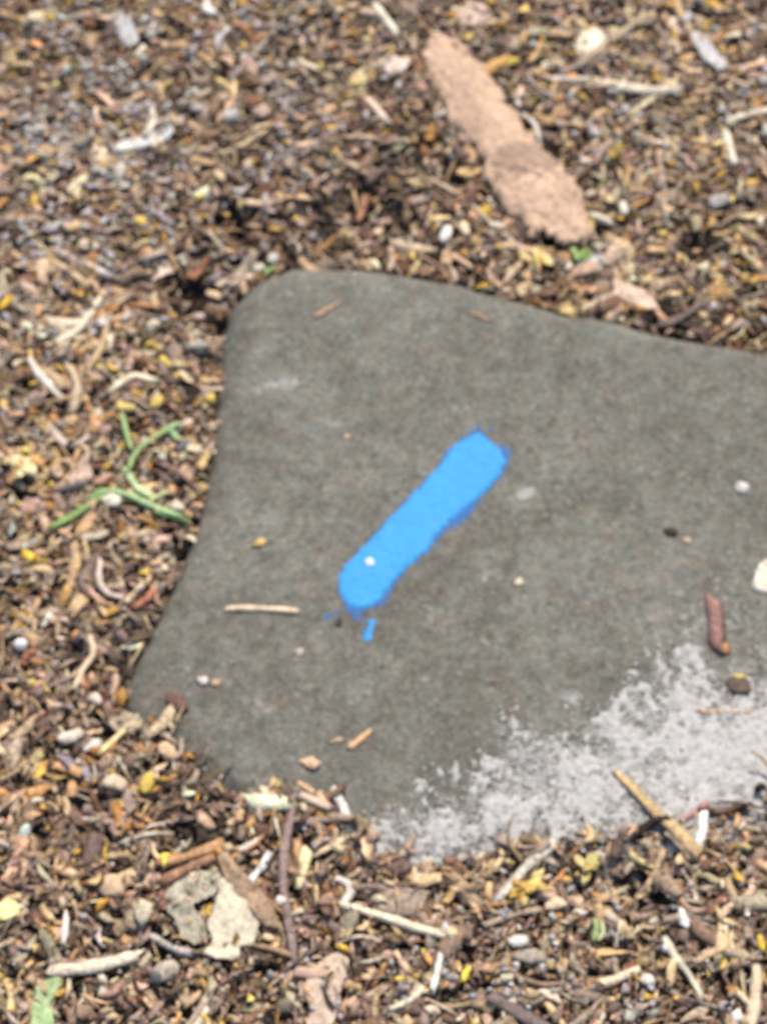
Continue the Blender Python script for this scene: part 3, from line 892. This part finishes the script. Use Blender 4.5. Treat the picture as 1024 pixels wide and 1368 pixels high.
blades('grass_sprig', 'small sprawling green grass sprig beside the left edge of the stone', 'grass sprig', 160, 655, [
    ([(64, 708), (100, 688), (132, 666), (152, 655)], 11, GREEN[1]), ([(120, 664), (146, 656), (172, 662), (210, 679), (248, 692)], 10, (.32, .46, .20)),
    ([(166, 624), (174, 638), (186, 654), (206, 664)], 10, (.38, .50, .24)), ([(170, 634), (180, 608), (202, 588), (226, 574)], 9, GREEN[2]),
    ([(162, 550), (167, 574), (176, 604)], 9, (.26, .36, .14)), ([(122, 672), (128, 660), (140, 652)], 10, GREEN[0]), ([(206, 684), (232, 690), (254, 696)], 8, (.15, .25, .09)),
    ([(214, 582), (228, 572), (240, 566)], 10, (.28, .40, .18)), ([(218, 570), (230, 578), (238, 588)], 9, (.22, .34, .14)), ([(196, 672), (214, 662), (226, 656)], 7, (.50, .52, .22))], 'green grass sprig')
blades('seedling', 'tiny green seedling at the broken end of the bark strip', 'seedling', 778, 322, [
    ([(768, 346), (776, 336), (786, 326)], 11, GREEN[1]), ([(776, 346), (784, 338), (792, 334)], 9, GREEN[0]), ([(772, 344), (768, 336), (764, 328)], 9, GREEN[2])], 'tiny seedling')
blades('seedling', 'tiny green shoot at the rounded far corner of the stone', 'seedling', 360, 360, [
    ([(352, 366), (360, 358), (368, 350)], 7, GREEN[1]), ([(356, 364), (356, 356), (352, 350)], 5, GREEN[2])], 'tiny corner shoot')
blades('seedling', 'faint olive shoot among the mulch in front of the sand', 'seedling', 798, 1245, [
    ([(792, 1262), (796, 1245), (792, 1232)], 9, (.25, .32, .12)), ([(798, 1262), (804, 1250), (802, 1236)], 7, (.36, .40, .2))], 'faint olive shoot')

# --- sticks, straws and splinters
TAN, PALE, BUFF, OCH, BRN, MAU, GRY, WHT, PNK, ORG = (.50, .35, .20), (.68, .58, .42), (.60, .50, .36), (.48, .32, .14), (.24, .16, .10), (.24, .185, .16), (.42, .39, .37), (.72, .67, .58), (.58, .42, .32), (.46, .22, .08)
for nm, cat, lab, pp, wd, col, sh in [
    ('straw', 'straw', 'short pale straw lying level on the bare stone', [(303, 816), (350, 816), (396, 819)], 10, (.66, .50, .34), 'level straw'),
    ('twig', 'twig', 'ochre twig sloping off the pale sand', [(828, 1038), (850, 1062), (884, 1098), (928, 1146)], 19, (.46, .32, .16), 'ochre twig'),
    ('stick', 'stick', 'pale grey stick sloping down from the sand to the ochre blossom', [(738, 1134), (705, 1162), (664, 1206)], 17, (.55, .49, .40), 'pale grey stick'),
    ('straw', 'straw', 'long cream straw across the mulch in front of the stone', [(458, 1214), (520, 1232), (565, 1246), (612, 1258)], 12, (.66, .57, .40), 'long cream straw'),
    ('stem', 'stem', 'dark mauve brown stem running away from the stone', [(388, 1090), (380, 1140), (378, 1190), (388, 1250), (394, 1290)], 14, (.25, .18, .155), 'dark mauve stem'),
    ('stick', 'stick', 'thick buff cut stick beside the pale green leaf', [(72, 1302), (120, 1296), (182, 1282)], 24, (.60, .51, .38), 'thick buff stick'),
    ('splinter', 'splinter', 'orange brown splinter behind the cream dead leaf', [(212, 1156), (250, 1148), (290, 1132)], 15, (.42, .23, .11), 'orange brown splinter'),
    ('splinter', 'splinter', 'reddish brown splinter just in front of the orange brown one', [(222, 1178), (250, 1164), (285, 1150)], 13, (.30, .16, .09), None),
    ('twig', 'twig', 'straight greyish brown twig in the far mulch', [(308, 108), (340, 72), (372, 36)], 10, (.33, .27, .22), 'greyish brown twig'),
    ('stick', 'stick', 'brown stick lying across the cream leaf scrap', [(772, 92), (812, 60), (862, 24)], 14, (.38, .29, .19), 'brown crossing stick'),
    ('stick', 'stick', 'pale flat stick, the broader of two crossed sticks', [(820, 118), (860, 124), (902, 122)], 17, (.62, .54, .40), 'broad crossed stick'),
    ('stick', 'stick', 'thin tan stick, the sloping one of two crossed sticks', [(832, 160), (868, 136), (904, 110)], 11, (.58, .48, .30), 'sloping crossed stick'),
    ('husk', 'husk', 'white bent husk beside the middle of the bark strip', [(690, 138), (702, 158), (714, 168), (720, 188)], 11, WHT, 'white bent husk'),
    ('straw', 'straw', 'cream straw in the far mulch near the flat grey splinter', [(966, 52), (992, 46), (1018, 38)], 11, PALE, 'far cream straw'),
    ('straw', 'straw', 'pale broad straw running out at the picture edge', [(976, 160), (1000, 154), (1034, 148)], 14, PALE, 'edge straw'),
    ('straw', 'straw', 'upright pale straw pointing at the broad edge straw', [(968, 178), (974, 198), (980, 218)], 14, (.66, .6, .46), None),
    ('straw', 'straw', 'yellow tan curl behind the upright pale straw', [(928, 188), (952, 194), (965, 190)], 10, (.66, .50, .22), None),
    ('twig', 'twig', 'tan bent twig, nearer of two in the side mulch', [(62, 344), (92, 360), (116, 378)], 12, (.56, .41, .25), 'tan bent twig'),
    ('twig', 'twig', 'grey tapering twig behind the tan bent twig', [(74, 332), (105, 346), (142, 364)], 12, (.44, .38, .34), 'grey tapering twig'),
    ('straw', 'straw', 'cream straw sloping up to the tan curl', [(78, 454), (100, 442), (122, 414), (132, 398)], 11, PALE, 'cream sloping straw'),
    ('curl', 'bark curl', 'tan curled bark strip hanging below a forked twig', [(136, 414), (142, 436), (134, 462), (120, 486)], 11, (.52, .37, .20), 'tan curl'),
    ('twig', 'twig', 'orange brown twig forking from the tan curl', [(142, 408), (170, 404), (214, 406)], 9, ORG, 'orange twig'),
    ('husk', 'husk', 'pale knobbly husk pointing toward the yellow blossom', [(40, 480), (52, 500), (78, 526)], 14, (.66, .57, .47), 'pale knobbly husk'),
    ('curl', 'bark curl', 'upright tan curl beside the pale knobbly husk', [(90, 486), (103, 512), (96, 548)], 13, (.52, .40, .26), 'upright tan curl'),
    ('curl', 'bark curl', 'cream arched husk beyond the grass sprig', [(144, 522), (164, 506), (182, 499), (206, 506)], 12, (.70, .60, .42), 'cream arched husk'),
    ('curl', 'bark curl', 'pinkish bent root close to the grass sprig', [(66, 568), (84, 590), (106, 590), (130, 566)], 13, (.50, .39, .33), 'pinkish bent root'),
    ('twig', 'twig', 'thin upright twig in the mulch beyond the stone', [(878, 206), (884, 240), (890, 300)], 9, (.44, .32, .23), 'thin upright twig'),
    ('straw', 'straw', 'pale straw leaning on the far rim of the stone', [(772, 414), (800, 400), (832, 384)], 10, (.64, .53, .36), 'leaning straw'),
    ('splinter', 'splinter', 'orange splinter tucked behind the leaning straw', [(762, 380), (784, 384), (806, 386)], 11, (.44, .23, .11), None),
    ('splinter', 'splinter', 'dark splinter on the far rim beside the folded scrap', [(882, 428), (904, 422), (934, 404)], 15, (.15, .11, .09), 'dark rim splinter'),
    ('husk', 'husk', 'cream tubular husk in the far mulch beside the bark strip', [(498, 6), (510, 22), (528, 46)], 15, (.74, .66, .50), 'cream tubular husk'),
    ('straw', 'straw', 'tan straw near the greyish white flake', [(308, 202), (330, 190), (354, 176)], 10, (.58, .43, .26), 'short tan straw'),
    ('stem', 'stem', 'ochre curved stem entering from the far edge', [(902, -6), (908, 20), (922, 44), (926, 66)], 11, (.52, .36, .18), 'ochre curved stem'),
    ('straw', 'straw', 'long thin tan straw pointing from hollow to stone', [(576, 236), (612, 258), (650, 290), (706, 340)], 9, (.52, .40, .26), 'long thin straw'),
    ('straw', 'straw', 'pale yellow straw near the buried corner of the stone', [(134, 1006), (152, 988), (174, 968)], 10, (.66, .53, .26), 'pale yellow straw'),
    ('husk', 'husk', 'cream husk with a bent brown neck beside the stone', [(100, 918), (110, 892), (124, 870), (120, 846)], 12, (.66, .52, .34), 'cream necked husk'),
    ('husk', 'husk', 'pinkish boot shaped husk beside the stone edge', [(134, 752), (132, 774), (144, 792), (162, 797)], 13, (.66, .54, .44), 'pinkish boot husk'),
    ('straw', 'straw', 'tan straw beside the boot shaped husk', [(168, 804), (182, 788), (198, 770)], 11, (.62, .47, .26), None),
    ('splinter', 'splinter', 'rusty red splinter against the stone edge', [(184, 808), (196, 800), (204, 790)], 14, (.36, .14, .08), 'rusty red splinter'),
    ('splinter', 'splinter', 'reddish brown bark splinter lying on the bare stone', [(953, 812), (956, 836), (957, 866)], 21, (.24, .13, .105), 'reddish splinter'),
    ('splinter', 'splinter', 'tiny orange sliver on the far part of the stone', [(424, 428), (438, 420), (452, 411)], 7, (.40, .25, .16), 'orange sliver'),
    ('splinter', 'splinter', 'tiny rusty sliver on the stone near the leaning straw', [(628, 424), (640, 428), (650, 434)], 7, (.33, .2, .13), None),
    ('splinter', 'splinter', 'tan orange sliver on the near part of the stone', [(468, 998), (480, 990), (492, 980)], 10, (.60, .38, .20), 'tan orange sliver'),
    ('splinter', 'splinter', 'faint tan sliver just left of the tan orange sliver', [(442, 992), (455, 988)], 7, (.40, .29, .19), None),
    ('straw', 'straw', 'pinkish straw, longer one of a pair on the near rim', [(382, 1056), (408, 1070), (438, 1084)], 10, PNK, 'pinkish rim straw'),
    ('straw', 'straw', 'orange tinted straw crossing the pinkish rim straw', [(398, 1044), (418, 1060), (438, 1080)], 9, (.50, .32, .18), None),
    ('husk', 'husk', 'whitish forked husk at the near rim of the stone', [(446, 1060), (456, 1074), (462, 1090)], 15, (.68, .63, .56), 'whitish forked husk'),
    ('stem', 'stem', 'brown stem lying along the near rim of the stone', [(384, 1098), (430, 1098), (474, 1092)], 10, (.30, .21, .16), 'brown rim stem'),
    ('husk', 'husk', 'pale yellow upright husk beside the dark mauve stem', [(410, 1140), (406, 1160), (400, 1184)], 14, (.74, .60, .33), 'pale yellow husk'),
    ('straw', 'straw', 'pale bent straw, the far end of the cream straw', [(444, 1176), (462, 1182), (468, 1196), (456, 1214)], 10, (.58, .52, .44), 'pale bent straw'),
    ('straw', 'straw', 'white tapering straw in the near mulch', [(588, 1282), (584, 1304), (578, 1326)], 11, WHT, 'white tapering straw'),
    ('straw', 'straw', 'cream straw beside the pinkish leaf scrap', [(526, 1350), (546, 1342), (562, 1328)], 12, PALE, 'near cream straw'),
    ('straw', 'straw', 'cream pod shaped straw in the near mulch', [(798, 1320), (822, 1312), (850, 1300)], 14, (.70, .56, .38), 'cream pod straw'),
    ('straw', 'straw', 'greenish pale straw in the near mulch', [(886, 1258), (902, 1286), (920, 1306), (934, 1332)], 11, (.56, .52, .38), 'greenish straw'),
    ('straw', 'straw', 'tan upright straw at the corner of the near mulch', [(1010, 1300), (1008, 1330), (1002, 1378)], 14, (.62, .48, .32), 'corner straw'),
    ('twig', 'twig', 'tan twig below the lower end of the ochre twig', [(884, 1144), (874, 1170), (862, 1194)], 13, (.46, .32, .19), 'tan lower twig'),
    ('husk', 'husk', 'white forked husk at the end of the ochre twig', [(938, 1100), (936, 1118), (930, 1136)], 14, (.74, .72, .66), 'white forked husk'),
    ('twig', 'twig', 'orange brown twig along the top of the sand', [(932, 950), (966, 952), (1004, 952)], 8, (.46, .31, .19), 'sand twig'),
    ('stem', 'stem', 'dark brown diagonal stem at the near edge of the mulch', [(660, 1338), (700, 1362), (740, 1384)], 17, (.17, .125, .11), 'dark diagonal stem'),
    ('husk', 'husk', 'pale greyish forked husk between stem and straw', [(336, 1178), (350, 1160), (358, 1146)], 13, (.64, .6, .54), None),
    ('straw', 'straw', 'thin grey straw leading away from the thick buff stick', [(205, 1250), (230, 1266), (256, 1276)], 11, (.46, .41, .36), 'thin grey straw'),
    ('straw', 'straw', 'tiny white upright straw above the thick buff stick', [(90, 1232), (88, 1248), (86, 1262)], 10, (.70, .58, .50), None),
    ('twig', 'twig', 'tan bent twig above the dark hollow', [(440, 190), (470, 184), (506, 186)], 11, (.42, .31, .20), 'hollow twig'),
    ('twig', 'twig', 'dark twig sloping across the hollow', [(402, 208), (428, 190), (458, 168)], 12, (.26, .19, .15), 'dark hollow twig'),
    ('straw', 'straw', 'tan short straw leading into the hollow', [(436, 202), (460, 212), (488, 222)], 9, (.52, .38, .24), None),
    ('husk', 'husk', 'cream pointed husk beside the hollow', [(492, 136), (504, 150), (514, 162)], 15, (.68, .52, .40), 'cream pointed husk'),
    ('splinter', 'splinter', 'orange brown upright splinter in the hollow', [(488, 246), (484, 262), (478, 282)], 15, (.30, .15, .08), 'hollow splinter'),
    ('straw', 'straw', 'tan upright stub at the far rim of the stone', [(522, 330), (524, 344), (520, 358)], 13, (.50, .34, .23), 'rim stub'),
    ('curl', 'bark curl', 'golden curl near the long thin straw', [(614, 226), (628, 232), (640, 228)], 12, (.62, .42, .18), 'golden curl'),
    ('stick', 'stick', 'pale grey stick at the right of the bark strip', [(732, 106), (756, 106), (778, 108)], 12, (.62, .56, .47), 'small pale stick'),
    ('twig', 'twig', 'brown bent twig near the small pale stick', [(706, 100), (712, 114), (738, 130)], 9, (.40, .31, .25), None),
    ('straw', 'straw', 'thin brown straw in front of the cream pod straw', [(740, 1390), (780, 1362), (800, 1340)], 9, (.34, .26, .19), None),
    ('twig', 'twig', 'brown twig crossing in front of the pinkish leaf scrap', [(648, 1240), (690, 1224), (720, 1220)], 10, (.42, .32, .22), 'brown near twig'),
    ('stem', 'stem', 'rose stained stem at the edge of the sand', [(906, 1098), (924, 1088), (940, 1076)], 12, (.38, .22, .2), None),
    ('straw', 'straw', 'long brown stalk at the near edge of the mulch', [(248, 1376), (268, 1350), (286, 1322)], 11, (.48, .38, .28), 'long brown stalk'),
    ('straw', 'straw', 'cream straw beside the long brown stalk', [(262, 1372), (276, 1354)], 11, (.66, .56, .38), None),
    ('splinter', 'splinter', 'orange chip shaped splinter left of the buried corner', [(76, 1024), (94, 1028), (106, 1034)], 13, (.55, .30, .14), 'orange side splinter'),
]:
    stick(nm, cat, lab, pp, wd, col, sh, mat=M_LITTER if (col[0] < .5 or nm in ('stick', 'twig')) else M_PALE, flat=.45, raise_=-.0004 if sdf(CLEAN_PX, np.array([pp[0][0]]), np.array([pp[0][1]]))[0] < 2 else .0002, rough=.12, ends=.8, n=10)

# --- beads, seeds, crumbs and grains
for nm, cat, lab, px, py, wl, hl, ang, col, sh in [
    ('bead', 'bead', 'round bright white bead in the mulch beside the stone', 28, 863, 19, 17, 0, (.84, .84, .84), 'white bead'),
    ('seed', 'seed', 'white oval seed, the brighter of a pair before the stone', 596, 311, 17, 32, 8, (.82, .80, .76), 'white seed pair'),
    ('seed', 'seed', 'cream oval seed beside the bright white one', 621, 305, 15, 26, -12, (.74, .62, .42), None),
    ('seed', 'seed', 'white long seed in the grey mulch patch', 168, 200, 34, 15, -6, (.82, .80, .74), 'white long seed'),
    ('seed', 'seed', 'white seed at the far edge of the grey mulch', 280, 18, 30, 15, 30, (.82, .80, .76), 'far white seed'),
    ('seed', 'seed', 'cream round seed in the far corner of the mulch', 46, 28, 24, 22, 20, (.76, .64, .46), 'far corner seed'),
    ('seed', 'seed', 'yellow seed end joined to the cream round seed', 68, 27, 18, 11, 0, (.68, .5, .12), None),
    ('seed', 'seed', 'grey oval seed below the white long seed', 160, 230, 17, 32, 5, (.55, .5, .45), None),
    ('seed', 'seed', 'peach oval seed leaning in the far mulch', 293, 234, 16, 26, -30, (.74, .56, .36), 'peach seed'),
    ('seed', 'seed', 'bright yellow seed between white seed and stone', 188, 294, 20, 15, 35, (.74, .54, .12), 'bright yellow seed'),
    ('seed', 'seed', 'cream plump seed below the bright yellow seed', 118, 328, 33, 20, 18, (.68, .55, .40), 'cream plump seed'),
    ('seed', 'seed', 'tan seed beside the cream plump seed', 100, 304, 30, 15, -20, (.64, .46, .26), None),
    ('seed', 'seed', 'white seed near the lower edge of the sand', 912, 1233, 13, 26, -25, (.80, .79, .77), 'white near seed'),
    ('seed', 'seed', 'round white seed in the near mulch', 692, 1263, 23, 17, 0, (.78, .74, .68), 'round near seed'),
    ('seed', 'seed', 'small white seed beside the cream pod straw', 864, 1314, 20, 14, 10, (.7, .66, .60), None),
    ('seed', 'seed', 'cream oval seed beside the ochre blossom', 742, 1213, 30, 16, -15, (.72, .58, .42), 'cream blossom seed'),
    ('seed', 'seed', 'white seed at the near edge under the corner straw', 982, 1362, 14, 18, 0, (.78, .76, .72), None),
    ('seed', 'seed', 'small white seed left of the dark mauve stem', 375, 1207, 15, 14, 0, (.74, .70, .66), None),
    ('seed', 'seed', 'peach plump seed behind the cream dead leaf', 152, 1190, 30, 30, -40, (.62, .44, .29), 'peach plump seed'),
    ('seed', 'seed', 'beige oval seed near the peach plump seed', 192, 1222, 22, 34, 10, (.56, .50, .38), None),
    ('seed', 'seed', 'pale cream seed in the mulch before the buried corner', 95, 985, 34, 17, -22, (.72, .64, .54), 'pale corner seed'),
    ('seed', 'seed', 'ivory seed, one of two beside the pale yellow straw', 124, 998, 26, 15, -30, (.68, .65, .6), None),
    ('seed', 'seed', 'pinkish bent seed near the pale yellow straw', 128, 935, 22, 15, 50, (.66, .55, .48), None),
    ('seed', 'seed', 'peach wedge seed on the near litter by the stone', 225, 1007, 36, 19, 38, (.68, .48, .32), 'peach wedge seed'),
    ('seed', 'seed', 'yellow twisted seed below the peach wedge seed', 197, 1050, 16, 34, 15, (.62, .46, .1), 'yellow twisted seed'),
    ('seed', 'seed', 'cream broad seed beside the yellow twisted seed', 155, 1050, 32, 24, 20, (.68, .54, .40), None),
    ('seed', 'seed', 'yellow curled seed lying on the bare stone', 347, 730, 20, 10, -22, (.68, .49, .16), 'yellow curled seed'),
    ('seed', 'seed', 'yellow seed on top of the brown crumb', 984, 907, 22, 9, -10, (.72, .52, .13), None),
    ('crumb', 'crumb', 'brown soil crumb on the sand end of the stone', 984, 917, 32, 22, 20, (.14, .10, .08), 'brown sand crumb'),
    ('crumb', 'crumb', 'orange crumb at the foot of the reddish splinter', 966, 869, 17, 14, 30, (.44, .22, .09), None),
    ('crumb', 'crumb', 'dark crumb on bare stone beyond the reddish splinter', 896, 714, 19, 13, 0, (.05, .04, .035), 'dark crumb'),
    ('crumb', 'crumb', 'tiny beige crumb next to the dark crumb', 917, 726, 10, 10, 0, (.5, .4, .28), None),
    ('crumb', 'crumb', 'maroon crumb near the buried corner of the stone', 236, 938, 28, 17, 45, (.16, .09, .075), 'maroon crumb'),
    ('crumb', 'crumb', 'tiny charcoal speck at the tail of the paint stroke', 452, 832, 8, 15, 0, (.06, .055, .055), 'charcoal speck'),
    ('crumb', 'crumb', 'peach crumb on the near part of the stone', 416, 1020, 23, 16, 0, (.68, .45, .30), 'peach crumb'),
    ('crumb', 'crumb', 'pinkish white grain on the stone near the maroon crumb', 271, 911, 14, 11, 20, (.66, .60, .58), 'pinkish grain'),
    ('crumb', 'crumb', 'tan grain beside the pinkish white grain', 289, 914, 13, 12, 20, (.48, .35, .23), None),
    ('crumb', 'crumb', 'white grain stuck on the blue paint stroke', 494, 755, 13, 11, 0, (.78, .80, .82), 'paint grain'),
    ('crumb', 'crumb', 'cream grain on bare stone beyond the paint stroke', 692, 780, 12, 11, 0, (.66, .58, .46), 'cream grain'),
    ('crumb', 'crumb', 'white lump on bare stone near the picture edge', 990, 657, 16, 17, 30, (.66, .63, .60), 'white lump'),
    ('crumb', 'crumb', 'tiny peach grain between far rim and paint stroke', 463, 588, 9, 9, 0, (.54, .40, .28), None),
    ('crumb', 'crumb', 'pale grain at the near edge of the paint drops', 400, 872, 12, 11, 0, (.48, .43, .38), None),
    ('crumb', 'crumb', 'yellow crumb on the near rim above the dark mauve stem', 366, 1047, 15, 13, 0, (.62, .52, .2), None),
    ('seed', 'seed', 'white seed below the tiny corner shoot', 345, 352, 18, 19, 0, (.6, .55, .46), 'pale corner seed pair'),
    ('seed', 'seed', 'pale grey seed beyond the pale corner seed', 364, 338, 17, 20, 0, (.56, .54, .50), None),
    ('seed', 'seed', 'peach seed beside the dark hollow by the corner', 284, 378, 24, 16, 25, (.72, .54, .36), 'peach corner seed'),
    ('seed', 'seed', 'rosy seed in the dark gap beside the stone', 264, 405, 26, 14, -12, (.50, .37, .33), 'rosy seed'),
    ('seed', 'seed', 'cream seed beside the rosy seed and dark gap', 204, 432, 19, 15, -25, (.72, .62, .47), None),
    ('seed', 'seed', 'yellow seed resting against the stone edge', 281, 530, 13, 16, 10, (.72, .52, .12), 'edge yellow seed'),
    ('seed', 'seed', 'yellow plump seed near the cream arched husk', 209, 535, 17, 27, 20, (.64, .46, .13), 'yellow plump seed'),
    ('seed', 'seed', 'yellow and white seed behind the grass sprig', 166, 542, 28, 14, 8, (.74, .58, .2), None),
    ('seed', 'seed', 'pale seed lying on the grass sprig', 148, 666, 32, 20, 10, (.72, .68, .56), 'grass seed'),
    ('seed', 'seed', 'cream seed at the tip of the grass sprig', 237, 677, 22, 15, 20, (.74, .66, .52), None),
    ('seed', 'seed', 'white pointed seed near the bark end', 832, 278, 13, 30, -8, (.74, .71, .64), 'white pointed seed'),
    ('seed', 'seed', 'cream pointed husk below the bark end', 802, 292, 44, 14, 32, (.66, .6, .48), 'cream bark husk'),
    ('seed', 'seed', 'pale seed between bark end and long thin straw', 664, 300, 26, 12, 15, (.66, .58, .48), None),
    ('pebble', 'pebble', 'pale grey pebble in the far mulch', 310, 160, 28, 26, 0, (.50, .47, .45), 'pale grey pebble'),
    ('pebble', 'pebble', 'pinkish pebble beside the pale grey pebble', 350, 154, 24, 24, 0, (.58, .42, .33), 'pinkish pebble'),
    ('pebble', 'pebble', 'greyish pebble in the mulch beyond the stone', 960, 268, 36, 22, -18, (.42, .395, .375), 'greyish far pebble'),
    ('pebble', 'pebble', 'grey pebble in the gap at the stone edge', 264, 462, 36, 24, -10, (.42, .37, .33), 'gap pebble'),
    ('pebble', 'pebble', 'greyish brown pebble in the near mulch', 706, 1284, 38, 20, 10, (.38, .33, .28), 'greyish brown pebble'),
    ('pebble', 'pebble', 'flat buff pebble near the peach plump seed', 222, 1302, 32, 26, -20, (.45, .39, .32), 'flat buff pebble'),
]:
    blob(nm, cat, lab, px, py, wl, hl, col, ang, sh, raise_=.0006 if wl > 13 else 0, mat=M_LITTER if nm == 'crumb' and col[0] < .3 else M_PALE, lump=.03 if nm == 'bead' else (.26 if nm in ('crumb', 'pebble') else .17),
         flat=.95 if nm == 'bead' else (.3 if nm == 'crumb' else .45))

# --- countable chips and leaflets: each its own object, told apart by its looks and by what it lies beside
WORDS = {'brown': 'brown', 'mauve': 'mauve brown', 'taupe': 'taupe', 'tan': 'tan', 'pink': 'pinkish', 'grey': 'grey', 'cream': 'cream', 'white': 'white', 'yellow': 'yellow',
         'orange': 'orange', 'rust': 'rusty', 'redbrown': 'reddish brown', 'humus': 'blackish', 'olive': 'olive'}
USED = set()


def where(px, py, first):
    order = sorted(NAMED, key=lambda a: (a[0] - px) ** 2 + (a[1] - py) ** 2)
    for ax, ay, words in order[:14]:
        dx, dy = ax - px, ay - py
        rel = ('beside' if abs(dx) > abs(dy) * 1.2 else ('just beyond' if dy > 0 else 'in front of'))
        s = f'{first} {rel} the {words}'
        if s not in USED:
            USED.add(s)
            return s
    return None


def singles(name, cat, group, count, Lf, ratio, tr, names, probs, mat, lens, size_words, sep):
    x, y, px, py, hol = spots(count * 12)
    inside = (px > -6) & (px < 1030) & (py > -6) & (py < 1374) & (hol < .45)
    done = []
    for i in np.where(inside)[0]:
        if len(done) >= count:
            break
        if any((px[i] - a) ** 2 + (py[i] - b) ** 2 < sep ** 2 for a, b in done):
            continue
        L = float(Lf(1)[0]); W = L * rng.uniform(*ratio); T = min(W, .004) * rng.uniform(*tr)
        k = rng.choice(len(names), p=np.array(probs) / sum(probs))
        colr = colours([names[k]], [1], 1)[0]
        sw = size_words[0] if W / L < .3 else (size_words[2] if L > float(np.median(Lf(200))) * 1.12 else size_words[1])
        lab = where(px[i], py[i], f'{sw} {WORDS[names[k]]} {cat}')
        if lab is None:
            continue
        p = np.array([[x[i], y[i], float(surf_z(x[i:i + 1], y[i:i + 1])[0]) + .0066 + T * .3]])
        v, lo, sz = pieces(1, L, W, T, S_=6, K_=5 if not lens else 6, pos=p, tilt=.25, lens=lens, bend=.35, jit=.17 if not lens else .1, taper=.35, tw=.5)
        cc = two_tone(colr[None], v, .5)
        o = link(name, v[0], lo, sz, mat, cc, smooth=lens, origin=tuple(p[0]))
        tag(o, lab, cat, group)
        done.append((px[i], py[i]))


singles('wood_chip', 'wood chip', 'wood chips scattered on the mulch', 260, ln(.0115, .3, .007, .022), (.18, .45), (.2, .45),
        ['brown', 'mauve', 'taupe', 'tan', 'pink', 'cream', 'grey', 'orange', 'rust'], [4, 4, 5, 4, 3.5, 1.6, 2, 1, .8], M_LITTER, False, ('thin', 'short', 'broad'), 26)
singles('leaflet', 'leaflet', 'small fallen leaflets on the mulch', 170, ln(.0082, .22, .006, .013), (.32, .6), (.12, .22),
        ['yellow', 'orange', 'tan', 'cream', 'olive'], [7, 2, 2.5, 1.3, .7], M_LEAF, True, ('narrow', 'small', 'large'), 26)
singles('seed_husk', 'seed husk', 'pale seed husks on the mulch', 60, ln(.0072, .25, .005, .012), (.4, .65), (.4, .7),
        ['cream', 'white', 'pink', 'tan'], [4, .5, 3, 3], M_PALE, True, ('narrow', 'small', 'large'), 30)
